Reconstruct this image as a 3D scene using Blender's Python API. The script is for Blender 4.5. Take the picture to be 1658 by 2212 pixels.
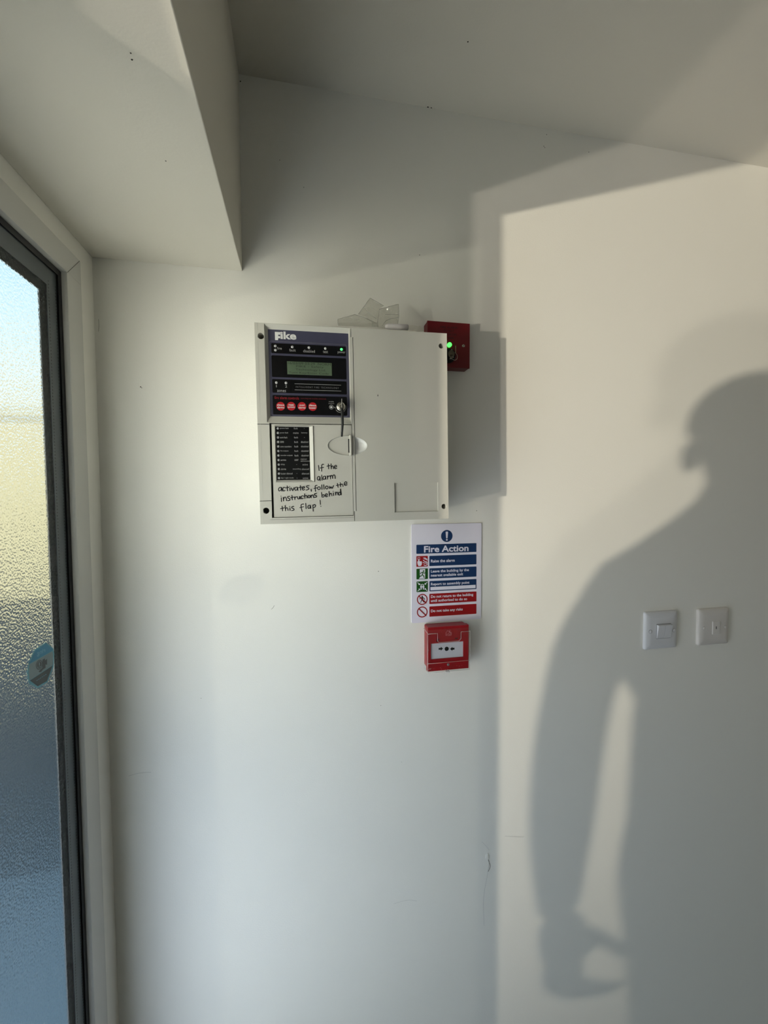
import bpy, bmesh, math, random
from mathutils import Vector, Matrix
random.seed(7)
for o in list(bpy.data.objects): bpy.data.objects.remove(o)
SC = bpy.context.scene
COL = SC.collection

# ---------------------------------------------------------------- camera
F, CX, CY = 915.0, 829.0, 1106.0
D, HC = 0.817, 1.6                       # camera distance from the back wall, camera height
RT = ((0.98121661, 0.01350785, 0.19243571),
      (-0.19284454, 0.04285434, 0.98029306),
      (-0.00499495, 0.99899001, -0.04465431))
R3 = Matrix(RT)
CAM = Vector((0, -D, HC))
cd = bpy.data.cameras.new('camera'); cam = bpy.data.objects.new('camera', cd); COL.objects.link(cam)
cd.sensor_fit = 'HORIZONTAL'; cd.sensor_width = 36; cd.lens = F / 1658 * 36; cd.clip_start = 0.01
m = Matrix.Identity(4)
for i in range(3):
    m[i][0] = RT[i][0]; m[i][1] = RT[i][1]; m[i][2] = -RT[i][2]; m[i][3] = CAM[i]
cam.matrix_world = m
SC.camera = cam

def pray(px, py): return R3 @ Vector(((px - CX) / F, -(py - CY) / F, 1.0))
def PW(px, py, off=0.0):                 # pixel -> point on the plane y = -off
    d = pray(px, py); return CAM + d * ((D - off) / d.y)
def PL(px, py, x):                       # pixel -> point on the plane x = const
    d = pray(px, py); return CAM + d * (x / d.x)

# ---------------------------------------------------------------- light
VS = SC.view_settings
VS.view_transform = 'Standard'; VS.look = 'None'; VS.gamma = 1.0; VS.use_curve_mapping = False
VS.exposure = 0.47

wd = bpy.data.worlds.new('sky'); SC.world = wd; wd.use_nodes = True
nt = wd.node_tree; nt.nodes.clear()
wo = nt.nodes.new('ShaderNodeOutputWorld'); bg = nt.nodes.new('ShaderNodeBackground')
tc = nt.nodes.new('ShaderNodeTexCoord'); sx = nt.nodes.new('ShaderNodeSeparateXYZ'); rp = nt.nodes.new('ShaderNodeValToRGB')
nt.links.new(tc.outputs['Generated'], sx.inputs[0]); nt.links.new(sx.outputs['Z'], rp.inputs[0])
rp.color_ramp.elements[0].position = 0.0; rp.color_ramp.elements[0].color = (1.0, 0.94, 0.82, 1)
rp.color_ramp.elements[1].position = 0.75; rp.color_ramp.elements[1].color = (0.34, 0.58, 0.86, 1)
e = rp.color_ramp.elements.new(0.22); e.color = (0.86, 0.94, 0.97, 1)
e = rp.color_ramp.elements.new(0.36); e.color = (0.58, 0.80, 0.92, 1)
nt.links.new(rp.outputs[0], bg.inputs[0]); bg.inputs[1].default_value = 1.22
nt.links.new(bg.outputs[0], wo.inputs[0])

def lamp(name, kind, loc, direction, **kw):
    l = bpy.data.lights.new(name, kind); o = bpy.data.objects.new(name, l); COL.objects.link(o)
    o.location = loc
    o.rotation_euler = Vector(direction).to_track_quat('-Z', 'Y').to_euler()
    for k, v in kw.items(): setattr(l, k, v)
    return o
# the sun, behind the building: lights the street outside
lamp('sun', 'SUN', (3, -4, 6), (-0.45, 0.75, -0.42), energy=2.6, angle=math.radians(0.6), color=(1.0, 0.90, 0.72))
# low sun thrown back by a parked car's bodywork across the street, coming in through the open doorway
S = Vector((-6.05, -4.62, HC - 1.45))
lamp('low_sun_glint', 'SPOT', S, Vector((0.6, 0, 2.45)) - S, energy=1170, color=(1.0, 0.91, 0.72),
     shadow_soft_size=0.05, spot_size=math.radians(34), spot_blend=1.0)
# a second, weaker and lower glint from the same car
S2 = Vector((-4.0, -3.40, HC - 1.29))
lamp('low_sun_glint_weak', 'SPOT', S2, Vector((0.6, 0, 2.75)) - S2, energy=195, color=(1.0, 0.91, 0.76),
     shadow_soft_size=0.05, spot_size=math.radians(32), spot_blend=1.0)
# fill lamps added outside the obscured pane to brighten the wall beside it
lamp('pane_fill_upper', 'AREA', (-0.54, -0.47, HC - 0.04), (0.84, 0.54, 0.45), energy=1.75, color=(1.0, 0.90, 0.74),
     shape='RECTANGLE', size=0.36, size_y=0.74, spread=math.radians(105))
lamp('pane_fill_lower', 'AREA', (-0.54, -0.47, HC - 0.84), (0.84, 0.54, 0.36), energy=2.35, color=(0.82, 0.86, 1.0),
     shape='RECTANGLE', size=0.36, size_y=0.94, spread=math.radians(110))

# ---------------------------------------------------------------- materials
def srgb(c):
    return tuple((x / 255 / 12.92) if x / 255 <= 0.04045 else ((x / 255 + 0.055) / 1.055) ** 2.4 for x in c) + (1,)
def N(nt, t): return nt.nodes.new(t)
MATS = {}
def mat(name, rgb, rough=0.5, metal=0.0, bump=0.0, scale=200.0, var=0.0, spec=0.5, emit=0.0, coat=0.0):
    if name in MATS: return MATS[name]
    M = bpy.data.materials.new(name); M.use_nodes = True; nt = M.node_tree
    b = nt.nodes['Principled BSDF']; c = srgb(rgb)
    b.inputs['Base Color'].default_value = c; b.inputs['Roughness'].default_value = rough
    b.inputs['Metallic'].default_value = metal; b.inputs['Specular IOR Level'].default_value = spec
    b.inputs['Coat Weight'].default_value = coat
    if emit: b.inputs['Emission Color'].default_value = c; b.inputs['Emission Strength'].default_value = emit
    if bump or var:
        co = N(nt, 'ShaderNodeTexCoord'); no = N(nt, 'ShaderNodeTexNoise'); no.inputs['Scale'].default_value = scale; no.inputs['Detail'].default_value = 4
        nt.links.new(co.outputs['Object'], no.inputs['Vector'])
        if bump:
            bp = N(nt, 'ShaderNodeBump'); bp.inputs['Strength'].default_value = bump; bp.inputs['Distance'].default_value = 0.001
            nt.links.new(no.outputs['Fac'], bp.inputs['Height']); nt.links.new(bp.outputs[0], b.inputs['Normal'])
        if var:
            n2 = N(nt, 'ShaderNodeTexNoise'); n2.inputs['Scale'].default_value = 3.0; n2.inputs['Detail'].default_value = 3
            nt.links.new(co.outputs['Object'], n2.inputs['Vector'])
            mx = N(nt, 'ShaderNodeMix'); mx.data_type = 'RGBA'
            mx.inputs['A'].default_value = tuple(x * (1 - var) for x in c[:3]) + (1,); mx.inputs['B'].default_value = tuple(min(1, x * (1 + var)) for x in c[:3]) + (1,)
            nt.links.new(n2.outputs['Fac'], mx.inputs['Factor']); nt.links.new(mx.outputs['Result'], b.inputs['Base Color'])
    MATS[name] = M; return M

PAINT = mat('white_wall_paint', (234, 232, 226), 0.6, bump=0.16, scale=420, var=0.012, spec=0.3)
CEILP = mat('white_ceiling_paint', (216, 212, 202), 0.75, bump=0.16, scale=300, var=0.012, spec=0.2)
FLOORM = mat('grey_floor_vinyl', (66, 63, 58), 0.4, bump=0.1, scale=60, var=0.08)
UPVC = mat('white_window_frame', (200, 199, 195), 0.35)
BLACK = mat('black_rubber', (14, 14, 16), 0.5)
DARKF = mat('dark_frame', (58, 62, 64), 0.45)
SPACER = mat('spacer_grey', (88, 92, 100), 0.35, metal=0.4)
CASE = mat('grey_case_plastic', (194, 192, 184), 0.42, bump=0.1, scale=1500)
CASE2 = mat('grey_case_plastic_edge', (196, 196, 190), 0.42)
NAVY = mat('navy_membrane', (62, 62, 84), 0.4)
BLKW = mat('black_window', (9, 9, 12), 0.18)
WHT = mat('white_print', (222, 222, 222), 0.5)
GRYP = mat('grey_print', (150, 150, 150), 0.5)
REDP = mat('red_print', (150, 26, 34), 0.5)
LEDO = mat('led_off', (188, 188, 190), 0.25)
LEDG = mat('led_green', (70, 255, 110), 0.3, emit=1.6)
LCD = mat('lcd_green', (84, 100, 80), 0.3, emit=0.02)
LCDT = mat('lcd_text', (26, 34, 26), 0.4)
BTN = mat('red_button', (176, 14, 28), 0.4)
METAL = mat('bright_metal', (190, 186, 176), 0.22, metal=1.0)
INK = mat('marker_ink', (10, 9, 18), 0.45)
REDB = mat('red_box_paint', (108, 2, 14), 0.45)
REDC = mat('call_point_red', (150, 12, 24), 0.38)
REDC2 = mat('call_point_red_dark', (84, 6, 14), 0.42)
SIGNW = mat('sign_white', (226, 222, 236), 0.35)
SIGNB = mat('sign_blue', (14, 48, 92), 0.35)
SIGNR = mat('sign_red', (152, 12, 20), 0.35)
SIGNG = mat('sign_green', (20, 80, 18), 0.35)
SIGNK = mat('sign_black', (16, 18, 22), 0.4)
PLATE = mat('switch_plate', (214, 214, 218), 0.28)
PLATE2 = mat('switch_plate_warm', (214, 209, 205), 0.32)
CPGLASS = mat('call_point_element', (205, 204, 214), 0.35)

def clear_mat(name, tint, gloss, rough=0.08, alpha_white=0.0):
    if name in MATS: return MATS[name]
    M = bpy.data.materials.new(name); M.use_nodes = True; nt = M.node_tree; nt.nodes.clear()
    out = N(nt, 'ShaderNodeOutputMaterial'); t = N(nt, 'ShaderNodeBsdfTransparent'); t.inputs[0].default_value = tint
    g = N(nt, 'ShaderNodeBsdfGlossy'); g.inputs['Roughness'].default_value = rough
    mx = N(nt, 'ShaderNodeMixShader'); mx.inputs[0].default_value = gloss
    nt.links.new(t.outputs[0], mx.inputs[1]); nt.links.new(g.outputs[0], mx.inputs[2])
    res = mx
    if alpha_white:
        d = N(nt, 'ShaderNodeBsdfDiffuse'); d.inputs[0].default_value = (0.85, 0.85, 0.82, 1)
        m2 = N(nt, 'ShaderNodeMixShader'); m2.inputs[0].default_value = alpha_white
        nt.links.new(mx.outputs[0], m2.inputs[1]); nt.links.new(d.outputs[0], m2.inputs[2]); res = m2
    nt.links.new(res.outputs[0], out.inputs[0]); MATS[name] = M; return M
CLEAR = clear_mat('clear_plastic', (0.97, 0.97, 0.96, 1), 0.07)
BAGM = clear_mat('bag_plastic', (0.95, 0.95, 0.93, 1), 0.12, 0.14, 0.05)
INNERG = clear_mat('inner_glass', (0.97, 0.985, 0.98, 1), 0.03, 0.02)

def frosted():
    M = bpy.data.materials.new('obscured_glass'); M.use_nodes = True; nt = M.node_tree; nt.nodes.clear()
    out = N(nt, 'ShaderNodeOutputMaterial'); co = N(nt, 'ShaderNodeTexCoord')
    v = N(nt, 'ShaderNodeTexVoronoi'); v.feature = 'SMOOTH_F1'; v.inputs['Scale'].default_value = 380
    n = N(nt, 'ShaderNodeTexNoise'); n.inputs['Scale'].default_value = 420; n.inputs['Detail'].default_value = 0.4; n.inputs['Distortion'].default_value = 0.0
    for q in (v, n): nt.links.new(co.outputs['Object'], q.inputs['Vector'])
    ad = N(nt, 'ShaderNodeMath'); ad.operation = 'ADD'
    nt.links.new(v.outputs['Distance'], ad.inputs[0]); nt.links.new(n.outputs['Fac'], ad.inputs[1])
    bp = N(nt, 'ShaderNodeBump'); bp.inputs['Strength'].default_value = 1.0; bp.inputs['Distance'].default_value = 0.0075
    nt.links.new(ad.outputs[0], bp.inputs['Height'])
    r = N(nt, 'ShaderNodeBsdfRefraction'); r.inputs['Roughness'].default_value = 0.34; r.inputs['IOR'].default_value = 1.13
    r.inputs['Color'].default_value = (0.72, 0.765, 0.77, 1)
    nt.links.new(bp.outputs[0], r.inputs['Normal'])
    t = N(nt, 'ShaderNodeBsdfTransparent'); t.inputs[0].default_value = (0.72, 0.765, 0.77, 1)
    g = N(nt, 'ShaderNodeBsdfGlossy'); g.inputs['Roughness'].default_value = 0.2
    nt.links.new(bp.outputs[0], g.inputs['Normal'])
    m1 = N(nt, 'ShaderNodeMixShader'); m1.inputs[0].default_value = 0.24
    nt.links.new(r.outputs[0], m1.inputs[1]); nt.links.new(t.outputs[0], m1.inputs[2])
    m2 = N(nt, 'ShaderNodeMixShader'); m2.inputs[0].default_value = 0.06
    nt.links.new(m1.outputs[0], m2.inputs[1]); nt.links.new(g.outputs[0], m2.inputs[2])
    nt.links.new(m2.outputs[0], out.inputs[0]); return M
FROST = frosted()

# ---------------------------------------------------------------- mesh helpers
def link(name, me, m, parent=None):
    o = bpy.data.objects.new(name, me); COL.objects.link(o)
    if m and not me.materials: me.materials.append(m)
    if parent: o.parent = parent
    return o
def fin(name, bm, m, parent=None, smooth=False):
    bmesh.ops.recalc_face_normals(bm, faces=bm.faces)
    me = bpy.data.meshes.new(name); bm.to_mesh(me); bm.free()
    if smooth:
        for p in me.polygons: p.use_smooth = True
    return link(name, me, m, parent)
def bbox(bm, x0, x1, y0, y1, z0, z1):
    vs = [bm.verts.new((x, y, z)) for x in (x0, x1) for y in (y0, y1) for z in (z0, z1)]
    for f in ((0, 1, 3, 2), (4, 6, 7, 5), (0, 4, 5, 1), (2, 3, 7, 6), (0, 2, 6, 4), (1, 5, 7, 3)): bm.faces.new([vs[i] for i in f])
    return vs
def box(name, x0, x1, y0, y1, z0, z1, m, parent=None, bev=0.0, seg=2):
    bm = bmesh.new(); bbox(bm, x0, x1, y0, y1, z0, z1)
    if bev: bmesh.ops.bevel(bm, geom=bm.edges[:], offset=bev, segments=seg, affect='EDGES', profile=0.5)
    return fin(name, bm, m, parent)
def plate_bm(bm, outer, holes, y0, y1):
    """polygon in (x, z), with holes, extruded from y0 (front) to y1 (back)"""
    loops = [outer] + list(holes)
    tb = bmesh.new(); es = []
    for l in loops:
        vs = [tb.verts.new((p[0], p[1], 0)) for p in l]
        es += [tb.edges.new((vs[i], vs[(i + 1) % len(vs)])) for i in range(len(vs))]
    tb.verts.index_update()
    bmesh.ops.triangle_fill(tb, edges=es, use_beauty=True, normal=(0, 0, 1))
    tb.verts.index_update()
    pts = [v.co.copy() for v in tb.verts]; tris = [[v.index for v in f.verts] for f in tb.faces]; tb.free()
    a = [bm.verts.new((p.x, y0, p.y)) for p in pts]; b = [bm.verts.new((p.x, y1, p.y)) for p in pts]
    for t in tris:
        try: bm.faces.new([a[i] for i in t]); bm.faces.new([b[i] for i in reversed(t)])
        except ValueError: pass
    k = 0
    for l in loops:
        n = len(l)
        for i in range(n):
            j = (i + 1) % n
            bm.faces.new((a[k + i], a[k + j], b[k + j], b[k + i]))
        k += n
def plate(name, outer, y0, y1, m, parent=None, holes=()):
    bm = bmesh.new(); plate_bm(bm, outer, holes, y0, y1); return fin(name, bm, m, parent)
def circ(cx, cz, r, n=24, rz=None, a0=0, a1=2 * math.pi):
    rz = rz or r; full = abs(a1 - a0 - 2 * math.pi) < 1e-6
    k = n if full else n + 1
    return [(cx + r * math.cos(a0 + (a1 - a0) * i / n), cz + rz * math.sin(a0 + (a1 - a0) * i / n)) for i in range(k)]
def rect(x0, x1, z0, z1): return [(x0, z0), (x1, z0), (x1, z1), (x0, z1)]
def rrect(x0, x1, z0, z1, r, n=5):
    out = []
    for cx, cz, s in ((x1 - r, z0 + r, -0.5), (x1 - r, z1 - r, 0), (x0 + r, z1 - r, 0.5), (x0 + r, z0 + r, 1)):
        for i in range(n + 1):
            t = math.pi * (s + 0.5 * i / n); out.append((cx + r * math.cos(t), cz + r * math.sin(t)))
    return out
def cyl_y(name, cx, cz, r, y0, y1, m, parent=None, n=24, dome=0.0):
    bm = bmesh.new(); c = circ(cx, cz, r, n)
    if dome:
        rings = [(1, y1), (1, y0), (0.8, y0 - dome * 0.5), (0.45, y0 - dome * 0.9)]
        prev = None
        for s, y in rings:
            cur = [bm.verts.new((cx + (p[0] - cx) * s, y, cz + (p[1] - cz) * s)) for p in c]
            if prev:
                for i in range(n): bm.faces.new((prev[i], prev[(i + 1) % n], cur[(i + 1) % n], cur[i]))
            prev = cur
        t = bm.verts.new((cx, y0 - dome, cz))
        for i in range(n): bm.faces.new((prev[i], prev[(i + 1) % n], t))
    else:
        plate_bm(bm, c, (), y0, y1)
    return fin(name, bm, m, parent, smooth=bool(dome))
def tube(name, pts, r, m, parent=None, n=8, closed=False):
    bm = bmesh.new(); tube_bm(bm, pts, r, n, closed); return fin(name, bm, m, parent, smooth=True)
def tube_bm(bm, pts, r, n=8, closed=False):
    pts = [Vector(p) for p in pts]; rings = []
    rr = r if isinstance(r, (list, tuple)) else [r] * len(pts)
    for i, p in enumerate(pts):
        if closed: t = pts[(i + 1) % len(pts)] - pts[i - 1]
        else: t = pts[min(i + 1, len(pts) - 1)] - pts[max(i - 1, 0)]
        t.normalize(); u = t.cross(Vector((0, 1, 0.02)))
        if u.length < 1e-3: u = t.cross(Vector((1, 0, 0)))
        u.normalize(); w = t.cross(u)
        rings.append([bm.verts.new(p + (u * math.cos(2 * math.pi * k / n) + w * math.sin(2 * math.pi * k / n)) * rr[i]) for k in range(n)])
    L = len(rings)
    for i in range(L if closed else L - 1):
        a, b = rings[i], rings[(i + 1) % L]
        for k in range(n): bm.faces.new((a[k], a[(k + 1) % n], b[(k + 1) % n], b[k]))
    if not closed:
        bm.faces.new(rings[0]); bm.faces.new(rings[-1])
def smooth_line(p, sub=5):
    if len(p) < 3: return p
    out = []
    for i in range(len(p) - 1):
        p0 = p[max(i - 1, 0)]; p1 = p[i]; p2 = p[i + 1]; p3 = p[min(i + 2, len(p) - 1)]
        for k in range(sub):
            t = k / sub
            out.append(tuple(0.5 * ((2 * p1[j]) + (-p0[j] + p2[j]) * t + (2 * p0[j] - 5 * p1[j] + 4 * p2[j] - p3[j]) * t * t + (-p0[j] + 3 * p1[j] - 3 * p2[j] + p3[j]) * t ** 3) for j in range(2)))
    out.append(p[-1]); return out
def ribbon_bm(bm, pts, w, y, cap=8):
    """flat ink stroke in the (x, z) plane, facing -y"""
    n = len(pts); L = []; Rr = []
    for i in range(n):
        a = pts[max(i - 1, 0)]; b = pts[min(i + 1, n - 1)]
        dx, dz = b[0] - a[0], b[1] - a[1]; l = math.hypot(dx, dz) or 1
        nx, nz = -dz / l * w / 2, dx / l * w / 2
        L.append(bm.verts.new((pts[i][0] + nx, y, pts[i][1] + nz))); Rr.append(bm.verts.new((pts[i][0] - nx, y, pts[i][1] - nz)))
    for i in range(n - 1): bm.faces.new((L[i], Rr[i], Rr[i + 1], L[i + 1]))
    for q in (pts[0], pts[-1]):
        bm.faces.new([bm.verts.new((q[0] + w / 2 * math.cos(2 * math.pi * k / cap), y - 0.00002, q[1] + w / 2 * math.sin(2 * math.pi * k / cap))) for k in range(cap)])
def flat(bm, poly, y): bm.faces.new([bm.verts.new((p[0], y, p[1])) for p in poly])
def faceout(o, axis=Vector((0, -1, 0))):
    for p in o.data.polygons:
        if p.normal.dot(axis) < 0: p.flip()
    return o
def text(s, cx, cz, w, h, y, m, parent=None, name='lettering', bold=0.0, align='C', spacing=1.0, mapf=None):
    cu = bpy.data.curves.new('t', 'FONT'); cu.body = s; cu.size = 1; cu.resolution_u = 3; cu.offset = bold; cu.space_character = spacing
    ob = bpy.data.objects.new('t', cu); COL.objects.link(ob)
    dg = bpy.context.evaluated_depsgraph_get(); me = bpy.data.meshes.new_from_object(ob.evaluated_get(dg))
    bpy.data.objects.remove(ob); bpy.data.curves.remove(cu)
    xs = [v.co.x for v in me.vertices]; ys = [v.co.y for v in me.vertices]
    x0, x1, y0, y1 = min(xs), max(xs), min(ys), max(ys)
    sx = w / (x1 - x0) if w else None; sy = h / (y1 - y0) if h else None
    sx = sx or sy; sy = sy or sx
    ax = {'C': (x0 + x1) / 2, 'L': x0, 'R': x1}[align]
    for v in me.vertices:
        q = ((v.co.x - ax) * sx + cx, (v.co.y - (y0 + y1) / 2) * sy + cz)
        v.co = mapf(*q) if mapf else (q[0], y, q[1])
    me.name = name; me.materials.clear()
    return link(name, me, m, parent)
def empty(name, loc, rot=(0, 0, 0)):
    o = bpy.data.objects.new(name, None); COL.objects.link(o); o.location = loc; o.rotation_euler = rot; o.empty_display_size = 0.05
    return o
def tag(o, label, cat=None, group=None, kind=None):
    o['label'] = label
    if cat: o['category'] = cat
    if group: o['group'] = group
    if kind: o['kind'] = kind
    return o

# ---------------------------------------------------------------- room shell
XL, XS, ZS, ZCEIL = -0.341, -0.0975, HC + 0.401, HC + 0.7415
XR, YF, ZG = 3.0, -3.4, -0.3
HEAD = HC + 0.327
wb = box('wall_back', -0.385, XR, 0.0, 0.12, -0.02, ZCEIL + 0.06, PAINT); tag(wb, 'white painted wall that carries the alarm panel', 'wall', kind='structure')
bm = bmesh.new()
bbox(bm, -0.385, XL, -0.042, 0.0, -0.02, ZCEIL)                      # strip beside the window
bbox(bm, -0.385, XL, YF, -0.042, HEAD + 0.045, ZCEIL)                # over window and doorway
bbox(bm, -0.385, XL, YF, -3.30, -0.02, HEAD + 0.045)                 # beyond the glazing
bbox(bm, -0.385, XL, -3.30, -1.62, -0.02, 0.12)                      # upstand under the glazing
wl = fin('wall_left', bm, PAINT); tag(wl, 'white painted side wall around the window and doorway', 'wall', kind='structure')
tag(box('wall_right', XR, XR + 0.12, YF, 0.12, -0.02, ZCEIL + 0.06, PAINT), 'white painted wall at the far end of the room', 'wall', kind='structure')
tag(box('wall_front', -0.385, XR, YF - 0.12, YF, -0.02, ZCEIL + 0.06, PAINT), 'white painted wall facing the alarm panel wall', 'wall', kind='structure')
tag(box('floor', -0.385, XR, YF, 0.0, -0.12, 0.0, FLOORM), 'grey vinyl floor of the entrance lobby', 'floor', kind='structure')
ce = box('ceiling', -0.385, XR, YF, 0.12, ZCEIL, ZCEIL + 0.12, CEILP); tag(ce, 'white plaster ceiling above the alarm panel', 'ceiling', kind='structure')
sf = box('trim_1', XL, XS, YF, 0.0, ZS, ZCEIL, CEILP, bev=0.0012); tag(sf, 'boxed white bulkhead running along the side wall above the window', 'bulkhead', kind='structure')

# specks and cracks
SPK = mat('dark_speck', (46, 42, 38), 0.8); CRK = mat('crack_shadow', (150, 147, 140), 0.8)
def speck(px, py, r, parent, plane='W'):
    bm = bmesh.new()
    if plane == 'W':
        c = PW(px, py); flat(bm, [(c.x + r * random.uniform(.5, 1.2) * math.cos(a), c.z + r * random.uniform(.5, 1.2) * math.sin(a)) for a in [k * 1.05 for k in range(6)]], -0.0003)
    else:
        d = pray(px, py); z = ZCEIL if plane == 'C' else ZS; c = CAM + d * ((z - HC) / d.z)
        bm.faces.new([bm.verts.new((c.x + r * random.uniform(.5, 1.2) * math.cos(a), c.y + r * random.uniform(.5, 1.2) * math.sin(a), z - 0.0003)) for a in [k * 1.05 for k in range(6)]])
    me = bpy.data.meshes.new('speck'); bm.to_mesh(me); bm.free(); link('speck', me, SPK, parent)
for px, py in ((282, 114), (285, 128), (358, 347)): speck(px, py, 0.0012, sf, 'S')
for px, py, r in ((1010, 93, .0014), (868, 233, .002), (885, 233, .001), (918, 236, .0022), (924, 235, .0026), (931, 236, .0022), (938, 239, .0014), (905, 233, .001)):
    speck(px, py - 3, r, ce, 'C')
for px, py, r in ((1180, 291, .0011), (1174, 316, .0011), (1176, 319, .0009), (1271, 329, .001), (656, 405, .0009), (604, 346, .0008), (906, 551, .0009), (304, 836, .0012), (306, 838, .0008), (817, 1234, .001), (822, 1524, .0008), (1029, 1103, .0009), (519, 176, .0014), (434, 1508, .0007), (867, 1646, .0006)):
    speck(px, py, r, wb)
def wall_line(pts, w, mt, name='scuff'):
    bm = bmesh.new(); ribbon_bm(bm, smooth_line([(PW(*p).x, PW(*p).z) for p in pts]), w, -0.0003)
    return faceout(fin(name, bm, mt, wb))
SCF = mat('scuff_grey', (205, 203, 200), 0.7)
wall_line([(586, 1316), (590, 1312), (592, 1308)], .0008, CRK); wall_line([(278, 1676), (300, 1670), (326, 1668)], .0008, SCF)
wall_line([(1045, 2000), (1044, 1940), (1052, 1890), (1056, 1862)], .0008, SCF); wall_line([(1040, 1818), (1050, 1828), (1056, 1836)], .0006, SCF)
wall_line([(1090, 1806), (1130, 1808)], .0007, SCF); wall_line([(850, 1952), (880, 1944), (900, 1946)], .0006, SCF)
# flaked paint chip with a peeled curl
bm = bmesh.new(); c = [(PW(px, py).x, PW(px, py).z) for px, py in ((1048, 1846), (1052, 1843), (1055, 1850), (1053, 1856), (1049, 1854))]
plate_bm(bm, c, (), -0.0016, -0.0002); fin('paint_chip', bm, PAINT, wb)
wall_line([(1052, 1853), (1056, 1862), (1058, 1872), (1054, 1882)], .0016, CRK, 'crack')
wall_line([(213, 690), (213.5, 704), (213, 716)], .0006, CRK, 'crack')

# ---------------------------------------------------------------- window and doorway
YW0, YW1 = -0.042, -0.531                # window outer frame limits
win = empty('window_1', (XL, -0.29, 0.0)); tag(win, 'tall obscured glass side window in a white frame beside the corner', 'window', kind='structure')
def rel(o, parent):
    o.parent = parent; o.matrix_parent_inverse = Matrix.Translation(-Vector(parent.location)); return o
ZW0, ZW1 = 0.02, HC + 0.372
def pbox(name, x0, x1, y0, y1, z0, z1, m, bev=0.0):
    return rel(box(name, x0, x1, y0, y1, z0, z1, m, bev=bev), win)
XF0 = -0.368
XFR = -0.334
pbox('frame_post', XF0, XFR, -0.0980, -0.059, ZW0, HC + 0.330, UPVC, 0.0005)
pbox('frame_post', XF0, XFR, YW1, -0.524, ZW0, HC + 0.328, UPVC, 0.0005)
pbox('frame_head', XF0, XFR + 0.0002, YW1, -0.059, HC + 0.3284, HC + 0.365, UPVC, 0.0005)
pbox('frame_sill', XF0, XFR + 0.0002, YW1, -0.059, 0.0, ZW0 + 0.05, UPVC, 0.0005)
pbox('frame_trim', XF0, XL + 0.0004, -0.062, YW0, 0.0, ZW1, UPVC)
pbox('frame_trim', XF0, XL + 0.0004, YW1, -0.0622, HC + 0.362, ZW1, UPVC)
def ring(name, y0, y1, z0, z1, w, x0, x1, m):
    """rectangular ring in the window plane, narrow on the side by the doorway"""
    wn = 0.003; bm = bmesh.new()
    bbox(bm, x0, x1, y0 - w, y0, z0, z1); bbox(bm, x0, x1, y1, y1 + wn, z0, z1)
    bbox(bm, x0, x1, y1 + wn, y0 - w, z1 - w, z1); bbox(bm, x0, x1, y1 + wn, y0 - w, z0, z0 + wn)
    return rel(fin(name, bm, m), win)
GZ0, GZ1 = ZW0 + 0.05, HC + 0.328
ring('gasket', -0.098, -0.524, GZ0, GZ1, 0.0085, -0.3430, -0.3420, BLACK)
ring('spacer', -0.098, -0.524, GZ0, GZ1, 0.0335, -0.3456, -0.3446, SPACER)
pbox('inner_glass', -0.3440, -0.3434, -0.523, -0.100, GZ0, GZ1 - 0.001, INNERG)
# perforations of the spacer bar: two fine rows of dots
bm = bmesh.new()
for yy in (-0.1270, -0.1095):
    z = 0.75
    while z < HC + 0.30:
        bbox(bm, -0.3446, -0.3444, yy - 0.0008, yy + 0.0008, z, z + 0.0016); z += 0.0046
pf = rel(fin('spacer_perforation', bm, BLACK), win); pf['kind'] = 'stuff'
bm = bmesh.new(); bm.faces.new([bm.verts.new(p) for p in ((-0.3466, -0.523, GZ0), (-0.3466, -0.100, GZ0), (-0.3466, -0.100, GZ1), (-0.3466, -0.523, GZ1))])
rel(faceout(fin('obscured_pane', bm, FROST), Vector((1, 0, 0))), win)
ring('glazing_bead', -0.098, -0.524, GZ0, GZ1, 0.0465, -0.3496, -0.3474, mat('outer_bead', (40, 46, 48), 0.5))
bm = bmesh.new(); jv = [(-0.0978, 0.3276), (-0.0978, 0.3288), (-0.0600, 0.3650), (-0.0594, 0.3646)]
for x in (XFR - 0.0002, XFR + 0.0004): bm.faces.new([bm.verts.new((x, y, HC + z)) for y, z in jv])
rel(fin('frame_joint', bm, mat('joint_line', (86, 86, 82), 0.7)), win)
# doorway lining beyond the window
dl = empty('door_1', (XL, -1.07, 0)); tag(dl, 'white lining of the open doorway next to the obscured window', 'door frame', kind='structure')
def dbox(name, *a): return rel(box(name, *a), dl)
dbox('lining_head', -0.385, XL, -1.58, YW1, HEAD, HEAD + 0.045, UPVC)
dbox('lining_post', -0.385, XL, -1.62, -1.58, 0.0, HEAD + 0.045, UPVC)
dbox('threshold', -0.385, XL, -1.58, YW1, 0.0, 0.015, DARKF)

# clear glazing added out of view past the doorway, letting in more sky light
w2 = empty('window_added', (XL, -2.46, 0.12)); tag(w2, 'unseen clear glazed screen added beyond the doorway for sky light', 'window', kind='structure')
for y in (-3.30, -2.49, -1.67): rel(box('mullion', -0.385, XL, y, y + 0.05, 0.12, HEAD + 0.045, UPVC), w2)
for y in (-3.25, -2.44): rel(box('clear_pane', -0.366, -0.362, y, y + (0.76 if y < -3 else 0.77), 0.12, HEAD + 0.045, INNERG), w2)

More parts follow.
